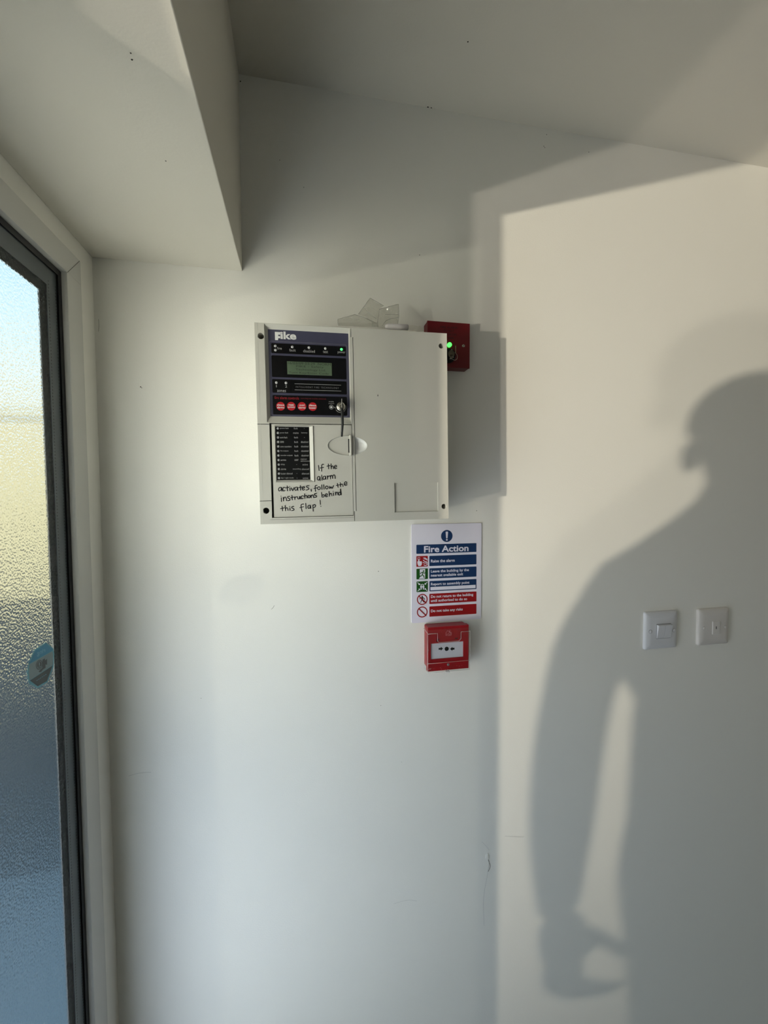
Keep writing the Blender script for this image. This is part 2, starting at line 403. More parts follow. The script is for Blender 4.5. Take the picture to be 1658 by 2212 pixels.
# sticker on the glass
ST = lambda x, y: PL(x / 6.908, 1350 + y / 6.908, -0.3432)
o0 = ST(600, 600)
stk = empty('window_sticker', (-0.3431, o0.y, o0.z)); tag(stk, 'small octagonal blue and grey camera warning sticker on the obscured glass', 'sticker')
def spoly(name, pts, m, lift):
    bm = bmesh.new(); bm.faces.new([bm.verts.new((-0.3431 + lift, ST(*p).y, ST(*p).z)) for p in pts])
    o = fin(name, bm, m); faceout(o, Vector((1, 0, 0))); return rel(o, stk)
STB = mat('sticker_blue', (34, 132, 170), 0.4); STL = mat('sticker_edge', (92, 160, 180), 0.4); STG = mat('sticker_grey', (120, 142, 148), 0.4); STD = mat('sticker_dark', (44, 58, 60), 0.4); STT = mat('sticker_light_print', (110, 170, 196), 0.4)
spoly('backing', [(685, 258), (795, 352), (808, 440), (800, 620), (708, 850), (560, 948), (428, 872), (402, 700), (425, 560), (515, 368)], STL, 0.0)
spoly('blue_band', [(685, 280), (785, 360), (778, 385), (436, 580), (445, 555), (528, 378)], STB, 0.0001)
spoly('grey_band', [(778, 392), (792, 440), (785, 598), (440, 826), (428, 700), (434, 588)], STG, 0.0001)
spoly('dark_band', [(783, 606), (698, 838), (560, 915), (443, 830)], STD, 0.0001)
# camera and microphone marks
spoly('camera_mark', [(630, 520), (665, 500), (668, 530), (698, 505), (700, 595), (676, 590), (676, 640), (635, 668), (612, 700), (578, 705), (576, 688), (628, 640)], STD, 0.00015)
a = [(582 + 50 * math.cos(t), 595 + 72 * math.sin(t) - 14 * math.cos(t)) for t in [k * math.pi / 12 for k in range(24)]]
spoly('microphone_disc', a, STD, 0.00015)
a = [(582 + 40 * math.cos(t), 595 + 60 * math.sin(t) - 11 * math.cos(t)) for t in [k * math.pi / 12 for k in range(24)]]
spoly('microphone_ring', a, STG, 0.00020); a = [(582 + 34 * math.cos(t), 595 + 52 * math.sin(t) - 9 * math.cos(t)) for t in [k * math.pi / 12 for k in range(24)]]
spoly('microphone_field', a, STD, 0.00025); spoly('microphone_mark', [(572, 562), (590, 554), (592, 604), (574, 612)], STG, 0.0003); spoly('microphone_foot', [(560, 630), (604, 612), (604, 620), (560, 638)], STG, 0.0003)
def stext(s, x, y, w, h, m):
    def mp(u, v):                        # printed to be read from outside, so reversed from the room
        q = ST(x - u, y - v + 0.42 * u); return (-0.3431 + 0.0002, q.y, q.z)
    rel(text(s, 0, 0, w, h, 0, m, None, 'lettering', mapf=mp, bold=0.01), stk)
stext('ring', 610, 410, 120, 84, STT)
bm = bmesh.new()
for k in range(6):
    x = 540 + k * 26; y = 828 - k * 17
    q = [ST(x, y), ST(x + 18, y - 11), ST(x + 18, y - 3), ST(x, y + 8)]
    bm.faces.new([bm.verts.new((-0.3431 + 0.0002, v.y, v.z)) for v in q])
rel(faceout(fin('fine_print', bm, STT), Vector((1, 0, 0))), stk)

# ---------------------------------------------------------------- fire alarm control panel
PD = 0.122; TH = 0.0125
PCX, PCZ = 0.0916, HC + 0.1104
panel = empty('fire_alarm_panel', (PCX, 0, PCZ), (0, -TH, 0))
tag(panel, 'grey fire alarm control panel with navy display and handwritten note', 'alarm panel')
def loc(px, py, off=PD):
    w = PW(px, py, off); dx, dz = w.x - PCX, w.z - PCZ
    return (dx * math.cos(TH) + dz * math.sin(TH), -dx * math.sin(TH) + dz * math.cos(TH))
K = 6.377
A = lambda x, y, off=PD: loc(540 + x / K, 630 + y / K, off)
B = lambda x, y, off=PD: loc(540 + x / K, 890 + y / K, off)
C3 = lambda x, y, off=PD: loc(780 + x / K, 630 + y / K, off)
C4 = lambda x, y, off=PD: loc(780 + x / K, 890 + y / K, off)
MM = (D - PD) / F / K * 1.0              # one zoom pixel in metres on the front plane (approx.)
HW, HH = 0.1565, 0.1570
box('back_box', -HW + 0.003, HW - 0.003, -0.092, 0.0, -HH + 0.003, HH - 0.003, CASE2, panel, bev=0.003)
us = (A(1412, 900)[0] + B(1455, 700)[0]) / 2
us2 = us - 0.0030
v_st, v_sb = A(1400, 628)[1], B(1460, 1365)[1]
hcx, hcz = B(1395, 465); hrx = (B(1612, 465)[0] - B(1068, 465)[0]) / 2; hcx = (B(1612, 465)[0] + B(1068, 465)[0]) / 2; hrz = (B(1395, 330)[1] - B(1395, 595)[1]) / 2
g = 0.0005
def arc_at(u):                           # where the handle ellipse crosses a vertical line
    t = (u - hcx) / hrx; return hrz * math.sqrt(max(0, 1 - t * t))
# right-hand door
ud = us + g; k = arc_at(ud); t0 = math.acos((ud - hcx) / hrx)
notch = [(hcx + hrx * math.cos(t0 - 2 * t0 * i / 20), hcz - hrz * math.sin(t0 - 2 * t0 * i / 20)) for i in range(21)]   # from lower crossing round the right to upper
outer = [(us2 + g, -HH), (HW, -HH), (HW, HH), (us2 + g, HH), (us2 + g, v_st), (ud, v_st)] + list(reversed(notch)) + [(ud, v_sb), (us2 + g, v_sb)]
r0 = C4(448, 977); r1 = C4(1057, 1365); rx0, rx1, rz1, rz0 = (C4(454, 977)[0]), C4(1054, 977)[0], C4(750, 974)[1], C4(750, 1375)[1]
hole_r = 0.0044
ha = C3(1100, 748); hb = C4(1138, 1300)
plate('door_cover', outer, -PD, -0.090, CASE, panel, holes=[circ(*ha, hole_r), circ(*hb, hole_r), rect(rx0, rx1, rz0, rz1)])
plate('label_recess', rect(rx0, rx1, rz0, rz1), -PD + 0.0024, -0.092, CASE, panel)
# left-hand cover with openings for display and flap
ux0, ux1 = A(205, 900)[0], us2 - 0.0022; vz1, vz0 = A(800, 472)[1], A(800, 1812)[1]
fx0, fx1 = B(283, 800)[0], B(1414, 800)[0]; fz1, fz0 = B(800, 158)[1], B(800, 1446)[1]
hc = A(148, 610); hd = B(220, 1360)
ul = us - g; kk = arc_at(ul)
t1 = math.acos((ul - hcx) / hrx)
lnotch = [(hcx + hrx * math.cos(t1 + (2 * math.pi - 2 * t1) * i / 24), hcz + hrz * math.sin(t1 + (2 * math.pi - 2 * t1) * i / 24)) for i in range(25)]
outerL = [(-HW, -HH), (us2 - g, -HH), (us2 - g, v_sb), (ul, v_sb), (ul, v_st), (us2 - g, v_st), (us2 - g, HH), (-HW, HH)]
plate('left_cover', outerL, -PD, -0.090, CASE, panel, holes=[rect(ux0, ux1, vz0, vz1), rect(fx0, fx1, fz0, fz1), circ(*hc, 0.0049), circ(*hd, 0.0049)])
for q, r in ((ha, hole_r), (hb, hole_r), (hc, 0.0049), (hd, 0.0049)):
    cyl_y('screw_hole', q[0], q[1], r * 0.98, -0.0975, -0.0925, BLACK, panel)
# bevelled edge strips down the left side, and the seams across it
plate('edge_bead', rect(-HW + 0.0040, -HW + 0.0046, -HH, HH), -PD - 0.0002, -0.10, CASE2, panel)
for z in (B(200, 168)[1], B(200, 1225)[1]):
    plate('seam', rect(-HW - 0.0001, fx0, z - 0.0004, z + 0.0004), -PD - 0.0002, -0.10, BLACK, panel)
plate('seam', rect(B(275, 1470)[0], fx1, B(800, 1470)[1] - 0.0002, B(800, 1470)[1] + 0.0002), -PD - 0.0002, -0.10, mat('seam_grey', (96, 96, 94), 0.6), panel)
bx = C3(228, 1432); plate('chip_mark', [(bx[0] - .0009, bx[1] - .001), (bx[0] + .0009, bx[1] - .0008), (bx[0] + .0001, bx[1] + .0026)], -PD - 0.0002, -PD + 0.001, BLACK, panel)

# display: sloped surround and printed membrane
dep = 0.0065; MO = PD - dep
mx0, mx1 = A(256, 900, MO)[0], ux1 - 0.0012; mz1, mz0 = A(800, 548, MO)[1], A(800, 1725, MO)[1]
bm = bmesh.new(); a = [bm.verts.new((p[0], -PD, p[1])) for p in rect(ux0, ux1, vz0, vz1)]; b = [bm.verts.new((p[0], -MO, p[1])) for p in rect(mx0, mx1, mz0, mz1)]
for i in range(4): bm.faces.new((a[i], a[(i + 1) % 4], b[(i + 1) % 4], b[i]))
fin('display_surround', bm, CASE, panel)
memb = plate('display_membrane', rect(mx0, mx1, mz0, mz1), -MO, -0.093, NAVY, panel)
def M_(x, y): return A(x, y, MO)
yp = -MO - 0.0002
def ARect(x0, x1, yl0, yr0, yl1, yr1):   # rectified rectangle from slightly skewed zoom readings
    u0 = M_(x0, (yl0 + yl1) / 2)[0]; u1 = M_(x1, (yr0 + yr1) / 2)[0]
    v1 = (M_(x0, yl0)[1] + M_(x1, yr0)[1]) / 2; v0 = (M_(x0, yl1)[1] + M_(x1, yr1)[1]) / 2
    return u0, u1, v0, v1
W1 = ARect(290, 1318, 708, 758, 845, 893); W2 = ARect(295, 1322, 880, 920, 1175, 1210)
W3 = ARect(305, 1326, 1203, 1240, 1390, 1420); W4 = ARect(313, 1332, 1425, 1450, 1690, 1708)
U0, U1 = (W1[0] + W4[0]) / 2, (W1[1] + W4[1]) / 2
wins = []
for w_ in (W1, W2, W3, W4):
    wins.append(plate('black_window', rrect(U0, U1, w_[2], w_[3], 0.0016), yp - 0.0003, -MO + 0.0005, BLKW, memb))
# thin line round the windows
ol = rrect(U0 - 0.0028, U1 + 0.0018, W4[2] - 0.0016, W1[3] + 0.0032, 0.003); il = rrect(U0 - 0.0023, U1 + 0.0013, W4[2] - 0.0011, W1[3] + 0.0027, 0.0026)
plate('outline', ol, yp - 0.0002, yp + 0.0004, mat('outline_grey', (104, 104, 118), 0.5), memb, holes=[il])
yt = yp - 0.0006
plate('logo_letter', [M_(*p) for p in ((340, 554), (420, 558), (414, 594), (386, 593), (386, 612), (414, 614), (414, 642), (386, 641), (384, 668), (343, 666))], yp, yp + 0.0004, WHT, memb)
q0 = M_(418, 600); text('ike', (M_(418, 600)[0] + M_(634, 606)[0]) / 2, M_(526, 606)[1], M_(636, 606)[0] - M_(418, 600)[0], M_(526, 552)[1] - M_(526, 658)[1], yp, WHT, memb, 'logo_letters', bold=0.035)
def led(x, y, r, m, par, f=M_, yy=None):
    q = f(x, y); return cyl_y('led', q[0], q[1], r, (yy or yt) + 0.0002, -MO + 0.001, m, par, 14, dome=0.0006)
LR = 0.0021
for x, y in ((347, 750), (349, 807), (580, 763), (809, 773), (1035, 785)): led(x, y, LR, LEDO, wins[0])
led(1257, 797, LR, LEDG, wins[0])
def mt(s, x, y, w, h, m, par, bold=0.0, spacing=1.0):
    q = M_(x, y); sc = (D - MO) / F / K * 0.97
    return text(s, q[0], q[1], w * sc, h * sc, yt, m, par, bold=bold, spacing=spacing)
for s, x, y, w, h in (('fire', 403, 782, 62, 36), ('fault', 583, 808, 86, 38), ('disabled', 811, 822, 158, 38), ('test', 1037, 832, 70, 34), ('power', 1258, 845, 108, 36)):
    mt(s, x, y, w, h, GRYP, wins[0], 0.004)
L1 = ARect(510, 1123, 965, 983, 1140, 1160)
lcd = plate('lcd_screen', rect(*L1), yt - 0.0001, yp, LCD, wins[1])
lh = (L1[3] - L1[2]) / 4; lw = L1[1] - L1[0]
for i, (s, fr, off) in enumerate((('16/03/09 03:29  NORM', 0.96, 0), ('FIKE - Safety', 0.61, 0.02), ('Technology Ltd.', 0.68, 0.05), ('Turn Key/Enter Code', 0.90, -0.04))):
    text(s, (L1[0] + L1[1]) / 2 + off * lw * 0.5, L1[3] - lh * (i + 0.5), lw * fr, lh * 0.74, yt - 0.0003, LCDT, lcd, 'lcd_text', bold=-0.004)
led(361, 1255, LR, LEDO, wins[2]); led(494, 1259, LR, LEDO, wins[2])
mt('1', 362, 1303, 9, 32, GRYP, wins[2]); mt('2', 495, 1306, 24, 34, GRYP, wins[2]); mt('zones', 432, 1370, 118, 30, GRYP, wins[2], 0.004)
for (xa, ya), (xb, yb) in (((612, 1270), (1250, 1290)), ((614, 1352), (1253, 1373))):
    u0, u1 = M_(xa, ya)[0], M_(xb, yb)[0]; v = (M_(xa, ya)[1] + M_(xb, yb)[1]) / 2
    plate('rule', rect(u0, u1, v - .0003, v + .0003), yt, yt + .0003, GRYP, wins[2])
mt('INTELLIGENT FIRE TECHNOLOGY', 928, 1322, 590, 24, mat('dim_print', (110, 110, 112), 0.5), wins[2], 0.0, 1.35)
mt('fire alarm controls', 505, 1465, 325, 40, REDP, wins[3], 0.002); mt('turn key to enable controls', 872, 1478, 348, 26, mat('red_print_dim', (112, 22, 28), 0.5), wins[3])
for (x, y, s1, s2) in ((420, 1580, 'silence', 'alarms'), (566, 1580, 'reset', 'system'), (713, 1582, 'sound', 'alarms'), (860, 1585, 'silence', 'buzzer')):
    q = M_(x, y); bt = cyl_y('button', q[0], q[1], 0.0068, yt - 0.0002, yp, BTN, wins[3], 28)
    sc = (D - MO) / F / K
    text(s1, q[0], q[1] + 17 * sc, 92 * sc * (0.75 if len(s1) < 6 else 1), 26 * sc, yt - 0.0005, WHT, bt, bold=0.02)
    text(s2, q[0], q[1] - 16 * sc, 92 * sc, 26 * sc, yt - 0.0005, WHT, bt, bold=0.02)
mt('enable', 1117, 1515, 68, 18, GRYP, wins[3]); mt('controls', 1117, 1541, 80, 18, GRYP, wins[3])
q = M_(1118, 1592); plate('indicator_ring', circ(*q, 0.0036), yt, yt + .0003, GRYP, wins[3], holes=[circ(*q, 0.0030)]); led(1118, 1592, 0.0019, LEDO, wins[3])
q = M_(1245, 1592)
bm = bmesh.new(); ribbon_bm(bm, circ(q[0], q[1], 0.0088, 30, a0=math.radians(-150), a1=math.radians(20)), 0.0006, yt); ribbon_bm(bm, [M_(1150, 1592), M_(1166, 1592), M_(1172, 1610)], 0.0006, yt)
faceout(fin('lock_mark', bm, GRYP, wins[3]))
lk = cyl_y('key_switch', q[0], q[1], 0.0072, yt - 0.006, yp, METAL, wins[3], 30, dome=0.0012)

# key in the switch with its black cord
kx, kz = q; wx = PCX + kx * math.cos(TH) - kz * math.sin(TH); wz = PCZ + kx * math.sin(TH) + kz * math.cos(TH)
ky = -MO - 0.0075
key = empty('key', (wx, ky, wz)); tag(key, 'steel key in the alarm panel lock with a black cord', 'key')
box('key_blade', -0.0007, 0.0007, -0.016, 0.0, -0.006, 0.009, METAL, key, bev=0.0004)
cyl_y('key_collar', 0, 0, 0.0040, -0.004, 0.0005, METAL, key, 18)
we = PW(540 + 1262 / K, 890 + 340 / K, 0.130)
tube('key_cord', [(0.0, -0.012, -0.004), (0.0006, -0.014, -0.010), (0.0012, -0.010, -0.03), (we.x - wx, -0.130 - ky, we.z - wz)], [0.0016, 0.0024, 0.0021, 0.0015], BLACK, key)
tube('key_ring', [(0.0045 * math.cos(t), -0.013, -0.003 + 0.0052 * math.sin(t)) for t in [k * math.pi / 9 for k in range(18)]], 0.0006, METAL, key, 6, True)

# flap with indicator window, handle and handwriting
FO = PD - 0.0016
bx0, bx1 = B(336, 550, FO)[0], B(884, 550, FO)[0]; bz1, bz0 = B(600, 186, FO)[1], B(600, 968, FO)[1]
u0_, u1_ = fx0 + 0.0030, fx1 - 0.0008; z0_, z1_ = fz0 + 0.0008, fz1 - 0.0014
flap = plate('flap', rect(u0_, u1_, z0_, z1_), -FO, -0.095, CASE, panel, holes=[rect(bx0, bx1, bz0, bz1)])
plate('flap_gap', rect(fx0 + 1e-4, fx1 - 1e-4, fz0 + 1e-4, fz1 - 1e-4), -0.112, -0.0925, mat('gap_shade', (84, 82, 80), 0.7), panel)
ix0, ix1 = B(358, 550, FO)[0], B(821, 550, FO)[0]; iz1, iz0 = B(600, 201, FO)[1], B(600, 935, FO)[1]
# raised rim round the indicator window
bm = bmesh.new(); lo = rect(bx0, bx1, bz0, bz1); mi = rect(bx0 + .0012, bx1 - .0016, bz0 + .001, bz1 - .0008); li = rect(ix0, ix1, iz0, iz1)
rings = [[bm.verts.new((p[0], yy, p[1])) for p in l] for l, yy in ((lo, -FO + .001), (mi, -FO - 0.0016), (li, -FO + 0.0018), (li, -FO + 0.006))]
for a, b in zip(rings, rings[1:]):
    for i in range(4): bm.faces.new((a[i], a[(i + 1) % 4], b[(i + 1) % 4], b[i]))
fin('indicator_rim', bm, CASE, flap)
iw = plate('indicator_window', rect(ix0, ix1, iz0, iz1), -FO + 0.0020, -0.097, BLKW, flap)
yi = -FO + 0.0016
rows = (('system fault', 'fault', '-'), ('power fault', 'mains', 'battery'), ('earth fault', 'fault', '-'), ('zone', 'fault', 'disabled'), ('zone sounders', 'fault', 'disabled'), ('fire outputs', 'fault', 'disabled'), ('sounder outputs', 'fault', 'disabled'), ('service', 'user', 'engineer\nmaintenance'), ('delay', '-', 'active'), ('alarms', 'sounding', 'silenced'), ('buzzer silenced', '-', 'silenced'), ('day / night mode', '-', 'active'))
FB = lambda x, y: B(x, y, FO - 0.002)
sc = (D - FO) / F / K
widths = (115, 108, 96, 48, 146, 106, 158, 72, 54, 68, 152, 164)
for i, (s1, s2, s3) in enumerate(rows):
    y = 226 + i * 62.2; x = 380 + i * 1.6
    qq = FB(x, y); cyl_y('led', qq[0], qq[1], 0.0019, yi + 0.0002, -FO + 0.003, LEDO, iw, 14, dome=0.0006)
    def tx(s, xx, w, h, al):
        qq = FB(xx, y); text(s, qq[0], qq[1], w * sc if w else None, h * sc, yi, GRYP, iw, align=al, bold=0.002)
    tx(s1, x + 28, widths[i], 24, 'L')
    if s2 == '-': tx(s2, x + 248, 10, 4, 'C')
    else: tx(s2, x + 248, 106 if s2 == 'sounding' else (70 if s2 == 'mains' else 52), 24, 'C')
    if s3 == '-': tx(s3, x + 365, 10, 4, 'C')
    elif '\n' in s3: tx(s3, x + 368, 122, 44, 'C')
    else: tx(s3, x + 365, 72 if s3 == 'active' else (80 if s3 == 'battery' else 96), 24, 'C')
# handle: scooped hollow with an upright pull bar
bm = bmesh.new(); rg = []
for s, dpt in ((1.0, 0.0), (0.97, 0.0022), (0.85, 0.0046), (0.55, 0.0066), (0.0, 0.0072)):
    if s: rg.append([bm.verts.new((hcx + hrx * s * math.cos(t), -PD - 0.0004 + dpt, hcz + hrz * s * math.sin(t))) for t in [k * math.pi / 24 for k in range(48)]])
    else: rg.append([bm.verts.new((hcx, -PD + dpt, hcz))])
for a, b in zip(rg, rg[1:]):
    for i in range(48):
        if len(b) == 1: bm.faces.new((a[i], a[(i + 1) % 48], b[0]))
        else: bm.faces.new((a[i], a[(i + 1) % 48], b[(i + 1) % 48], b[i]))
hn = fin('handle_hollow', bm, mat('handle_plastic', (214, 214, 212), 0.3), panel, smooth=True)
b0, b1 = B(1366, 465)[0], B(1398, 465)[0]
box('pull_bar', b0, b1, -PD - 0.004, -PD + 0.006, B(1380, 606)[1], B(1380, 318)[1], CASE, hn, bev=0.0012)
box('handle_slot', B(1352, 465)[0], B(1368, 465)[0], -PD - 0.0006, -PD + 0.0066, B(1360, 560)[1], B(1360, 370)[1], BLACK, hn)

# handwriting in marker on the flap, digitised stroke by stroke
def ell(cx, cy, rx, ry): return [(cx + rx * math.cos(t), cy + ry * math.sin(t)) for t in [k * math.pi / 6 - 1.2 for k in range(13)]]
words = [
 [[(940,735),(950,806)], [(1012,722),(992,722),(984,748),(984,816)], [(964,772),(1012,762)]],
 [[(1076,716),(1082,784)], [(1058,746),(1100,738)], [(1112,714),(1116,784)], [(1116,764),(1130,743),(1143,752),(1146,782)], [(1160,762),(1190,752),(1182,735),(1166,740),(1158,762),(1170,782),(1192,774)]],
 [[(955,890),(935,890),(925,915),(935,938),(954,928),(960,890),(963,946)], [(985,868),(990,940)], [(1032,884),(1010,888),(1003,912),(1014,930),(1034,914),(1038,884),(1043,930)], [(1062,878),(1066,926)], [(1066,902),(1080,882),(1095,884)], [(1103,875),(1107,921)], [(1107,892),(1120,873),(1132,885),(1134,915)], [(1133,890),(1150,866),(1165,876),(1171,916)]],
 [[(430,1040),(405,1040),(390,1065),(400,1088),(424,1075),(432,1038),(437,1092)], [(480,1042),(460,1040),(448,1065),(458,1088),(481,1082)], [(510,1018),(515,1086)], [(490,1046),(532,1038)], [(546,1046),(549,1086)], [(543,1026),(544,1027)], [(565,1045),(585,1084),(605,1040)], [(645,1035),(622,1040),(615,1060),(625,1080),(644,1068),(650,1034),(656,1080)], [(690,1014),(693,1076)], [(668,1042),(714,1034)], [(718,1053),(748,1045),(740,1028),(722,1035),(716,1056),(728,1075),(751,1067)], [(806,1015),(780,1018),(777,1034),(802,1046),(804,1066),(773,1075)], [(838,1066),(842,1092)]],
 [[(922,1010),(899,1014),(894,1042),(900,1094)], [(878,1054),(918,1045)], ell(946,1050,18,20), [(985,1004),(989,1066)], [(1012,1002),(1018,1063)], ell(1055,1040,18,20), [(1090,1025),(1097,1055),(1112,1030),(1125,1053),(1147,1014)]],
 [[(1200,984),(1210,1036)], [(1186,1012),(1234,1003)], [(1240,974),(1245,1030)], [(1245,1010),(1262,992),(1275,1004),(1279,1026)], [(1298,996),(1330,985),(1320,962),(1303,968),(1295,994),(1308,1012),(1335,1003)]],
 [[(428,1180),(432,1234)], [(425,1160),(426,1161)], [(455,1174),(460,1226)], [(460,1196),(478,1172),(495,1185),(501,1222)], [(546,1162),(520,1165),(519,1182),(543,1196),(545,1216),(516,1222)], [(575,1148),(580,1211)], [(556,1182),(602,1172)], [(612,1170),(616,1206)], [(616,1186),(628,1170),(641,1170)], [(650,1166),(656,1194),(674,1195),(682,1160),(688,1199)], [(726,1155),(708,1158),(700,1178),(710,1196),(731,1188)], [(750,1128),(755,1191)], [(734,1160),(777,1150)], [(780,1152),(784,1186)], ell(810,1165,15,18), [(835,1144),(840,1183)], [(840,1160),(855,1142),(868,1152),(873,1179)], [(913,1120),(886,1127),(885,1144),(910,1152),(911,1170),(880,1178)]],
 [[(982,1108),(990,1173)], [(990,1152),(1010,1138),(1020,1155),(1008,1172),(990,1168)], [(1035,1151),(1062,1142),(1055,1125),(1038,1132),(1033,1152),(1045,1168),(1066,1160)], [(1085,1094),(1092,1161)], [(1092,1138),(1110,1120),(1122,1132),(1126,1156)], [(1145,1114),(1150,1151)], [(1142,1092),(1143,1093)], [(1172,1104),(1178,1146)], [(1178,1124),(1192,1105),(1205,1115),(1209,1143)], [(1240,1106),(1220,1110),(1215,1130),(1228,1145),(1244,1128),(1243,1056),(1253,1141)]],
 [[(440,1298),(447,1361)], [(418,1332),(472,1321)], [(482,1288),(487,1359)], [(487,1336),(503,1318),(517,1328),(521,1356)], [(545,1320),(549,1356)], [(543,1300),(544,1301)], [(602,1300),(576,1305),(574,1322),(600,1332),(602,1350),(570,1358)]],
 [[(737,1268),(706,1274),(702,1308),(716,1370)], [(684,1317),(737,1304)], [(765,1258),(770,1331)], [(820,1285),(800,1290),(795,1312),(805,1330),(824,1318),(828,1284),(833,1329)], [(862,1280),(868,1366)], [(864,1292),(884,1275),(900,1288),(890,1310),(868,1316)]],
 [[(962,1214),(968,1272)], [(973,1300),(974,1302)]]]
for wd_ in words:
    bm = bmesh.new()
    for i, st in enumerate(wd_):
        ribbon_bm(bm, smooth_line([B(x, y, FO) for x, y in st]), 0.00135, -FO - 0.0003 - i * 0.00002)
    faceout(fin('handwriting', bm, INK, flap))

# ---------------------------------------------------------------- clear plastic and tube on top of the panel
KP = 6.377
def Q(x, y, off): return PW(700 + x / KP, 630 + y / KP, off)
b0 = Q(600, 480, 0.07)
bag = empty('plastic_bag', (b0.x, -0.06, HC + 0.268)); tag(bag, 'crumpled clear plastic bag lying on top of the alarm panel', 'plastic bag')
CRUM = bpy.data.textures.new('crumple', 'CLOUDS'); CRUM.noise_scale = 0.018
def sheet(name, rows, m):
    bm = bmesh.new(); g = [[bm.verts.new(Q(*p)) for p in r] for r in rows]
    for a, b in zip(g, g[1:]):
        for i in range(len(a) - 1): bm.faces.new((a[i], a[i + 1], b[i + 1], b[i]))
    o = fin(name, bm, m); o.parent = bag; o.matrix_parent_inverse = Matrix.Translation(-bag.location)
    sb_ = o.modifiers.new('soft', 'SUBSURF'); sb_.subdivision_type = 'SIMPLE'; sb_.levels = sb_.render_levels = 3; dm = o.modifiers.new('crumple', 'DISPLACE'); dm.texture = CRUM; dm.texture_coords = 'LOCAL'; dm.strength = 0.006; dm.mid_level = 0.5; o.modifiers.new('thin', 'SOLIDIFY').thickness = 0.0005
    return o
sheet('bag_fold', [[(187,385,.10),(300,350,.10),(420,315,.09),(540,350,.09),(640,400,.085),(720,432,.08)],
              [(187,430,.112),(300,425,.114),(420,432,.114),(540,436,.112),(640,440,.108),(735,440,.10)],
              [(187,470,.108),(300,474,.108),(430,480,.108),(560,486,.106),(660,488,.102),(740,484,.10)]], BAGM)
sheet('bag_peak', [[(470,310,.075),(560,190,.07),(632,88,.065),(720,138,.06),(822,195,.055)],
              [(520,330,.085),(600,285,.085),(650,215,.075),(700,200,.07),(757,240,.06)],
              [(570,350,.088),(650,350,.094),(690,330,.092),(740,320,.08),(748,330,.07)],
              [(640,400,.085),(680,420,.09),(710,430,.09),(730,430,.085),(738,425,.08)],
              [(650,486,.08),(690,486,.088),(720,486,.088),(738,486,.085),(745,486,.08)]], BAGM)
sheet('bag_flap', [[(757,240,.065),(840,222,.055),(930,195,.06),(1022,172,.055)],
              [(752,300,.07),(840,285,.05),(930,265,.065),(1027,270,.06)],
              [(742,370,.075),(840,350,.062),(930,345,.078),(1028,350,.055)],
              [(735,430,.08),(830,420,.07),(930,420,.085),(1015,420,.065)],
              [(735,490,.08),(830,492,.078),(930,496,.085),(1008,496,.07)]], BAGM)
sheet('bag_tail', [[(1150,462,.08),(1200,458,.075),(1262,470,.08),(1310,475,.07),(1375,490,.075)],
              [(1160,500,.09),(1205,490,.085),(1258,505,.09),(1320,500,.08),(1378,520,.085)],
              [(1160,530,.095),(1205,535,.095),(1250,540,.095),(1330,545,.09),(1372,555,.09)]], BAGM)
CRE = clear_mat('bag_crease', (0.97, 0.97, 0.95, 1), 0.25, 0.2, 0.30)
for ln in ([(187,385,.10),(300,350,.10),(420,315,.09),(540,350,.09),(640,400,.085),(720,432,.08)], [(187,385,.10),(187,430,.112),(187,470,.108)], [(330,345,.102),(440,378,.104),(490,385,.102)], [(470,310,.075),(560,190,.07),(632,88,.065),(720,138,.06),(822,195,.055)],
           [(757,240,.06),(752,300,.07),(742,370,.075),(732,430,.085)], [(560,228,.078),(590,275,.086),(650,325,.092),(720,372,.09)], [(757,240,.065),(840,222,.055),(930,195,.06),(1022,172,.055)], [(1022,172,.055),(1027,270,.06),(1028,350,.055),(1015,420,.065),(1008,480,.07)], [(840,318,.055),(930,312,.066),(1020,318,.058)], [(800,470,.075),(850,400,.068),(930,368,.078),(1024,358,.056)]):
    o = tube('bag_crease', [Q(*p) for p in ln], 0.00045, CRE, None, 5); o.parent = bag; o.matrix_parent_inverse = Matrix.Translation(-bag.location)
p0, p1 = Q(835, 478, .092), Q(1150, 492, .092)
tb = empty('paper_tube', (p0.x, p0.y, p0.z)); tag(tb, 'short white paper tube lying on the alarm panel beside the clear bag', 'tube')
v = p1 - p0
tube('tube_wall', [(0, 0, 0), v * 0.12, v * 0.6, v], [0.0028, 0.0046, 0.0048, 0.0048], mat('white_paper', (216, 212, 214), 0.6), tb, 16)
tube('tube_end', [v * 0.985, v * 1.012], 0.0042, mat('tube_end_dark', (92, 88, 88), 0.7), tb, 16)

# ---------------------------------------------------------------- red key isolator box
RX, RZ = 0.2845, HC + 0.2855
rb = empty('isolator_box', (RX, 0, RZ)); tag(rb, 'dark red key isolator box half hidden behind the alarm panel', 'isolator box')
h = 0.043
box('back_box', -h + 0.0004, h - 0.0004, -0.022, 0, -h + 0.0004, h - 0.0004, REDB, rb, bev=0.001)
fp = box('front_plate', -h, h, -0.0255, -0.0215, -h, h, REDB, rb, bev=0.0006)
RO = 0.0255
def RQ(x, y, off=RO): w = PW(780 + x / K, 630 + y / K, off); return (w.x - RX, w.z - RZ)
sr = (D - RO) / F / K
for s, x, y, w in (('FIRE ALARM', 1205, 493, 245), ('DO NOT', 1205, 538, 150), ('SWITCH OFF', 1205, 588, 235)):
    q = RQ(x, y); text(s, q[0], q[1], w * sr, 30 * sr, -RO - 0.0002, SIGNK, fp, bold=0.0)
bm = bmesh.new()
for k in range(4):
    q = RQ(1195 + k * 20, 638); flat(bm, rect(q[0], q[0] + 14 * sr, q[1] - 6 * sr, q[1] + 5 * sr), -RO - 0.0002)
faceout(fin('fine_print', bm, SIGNK, fp))
q = RQ(1405, 748); scw = cyl_y('screw', q[0], q[1], 0.0030, -RO - 0.0008, -RO + 0.002, METAL, fp, 18, dome=0.0008)
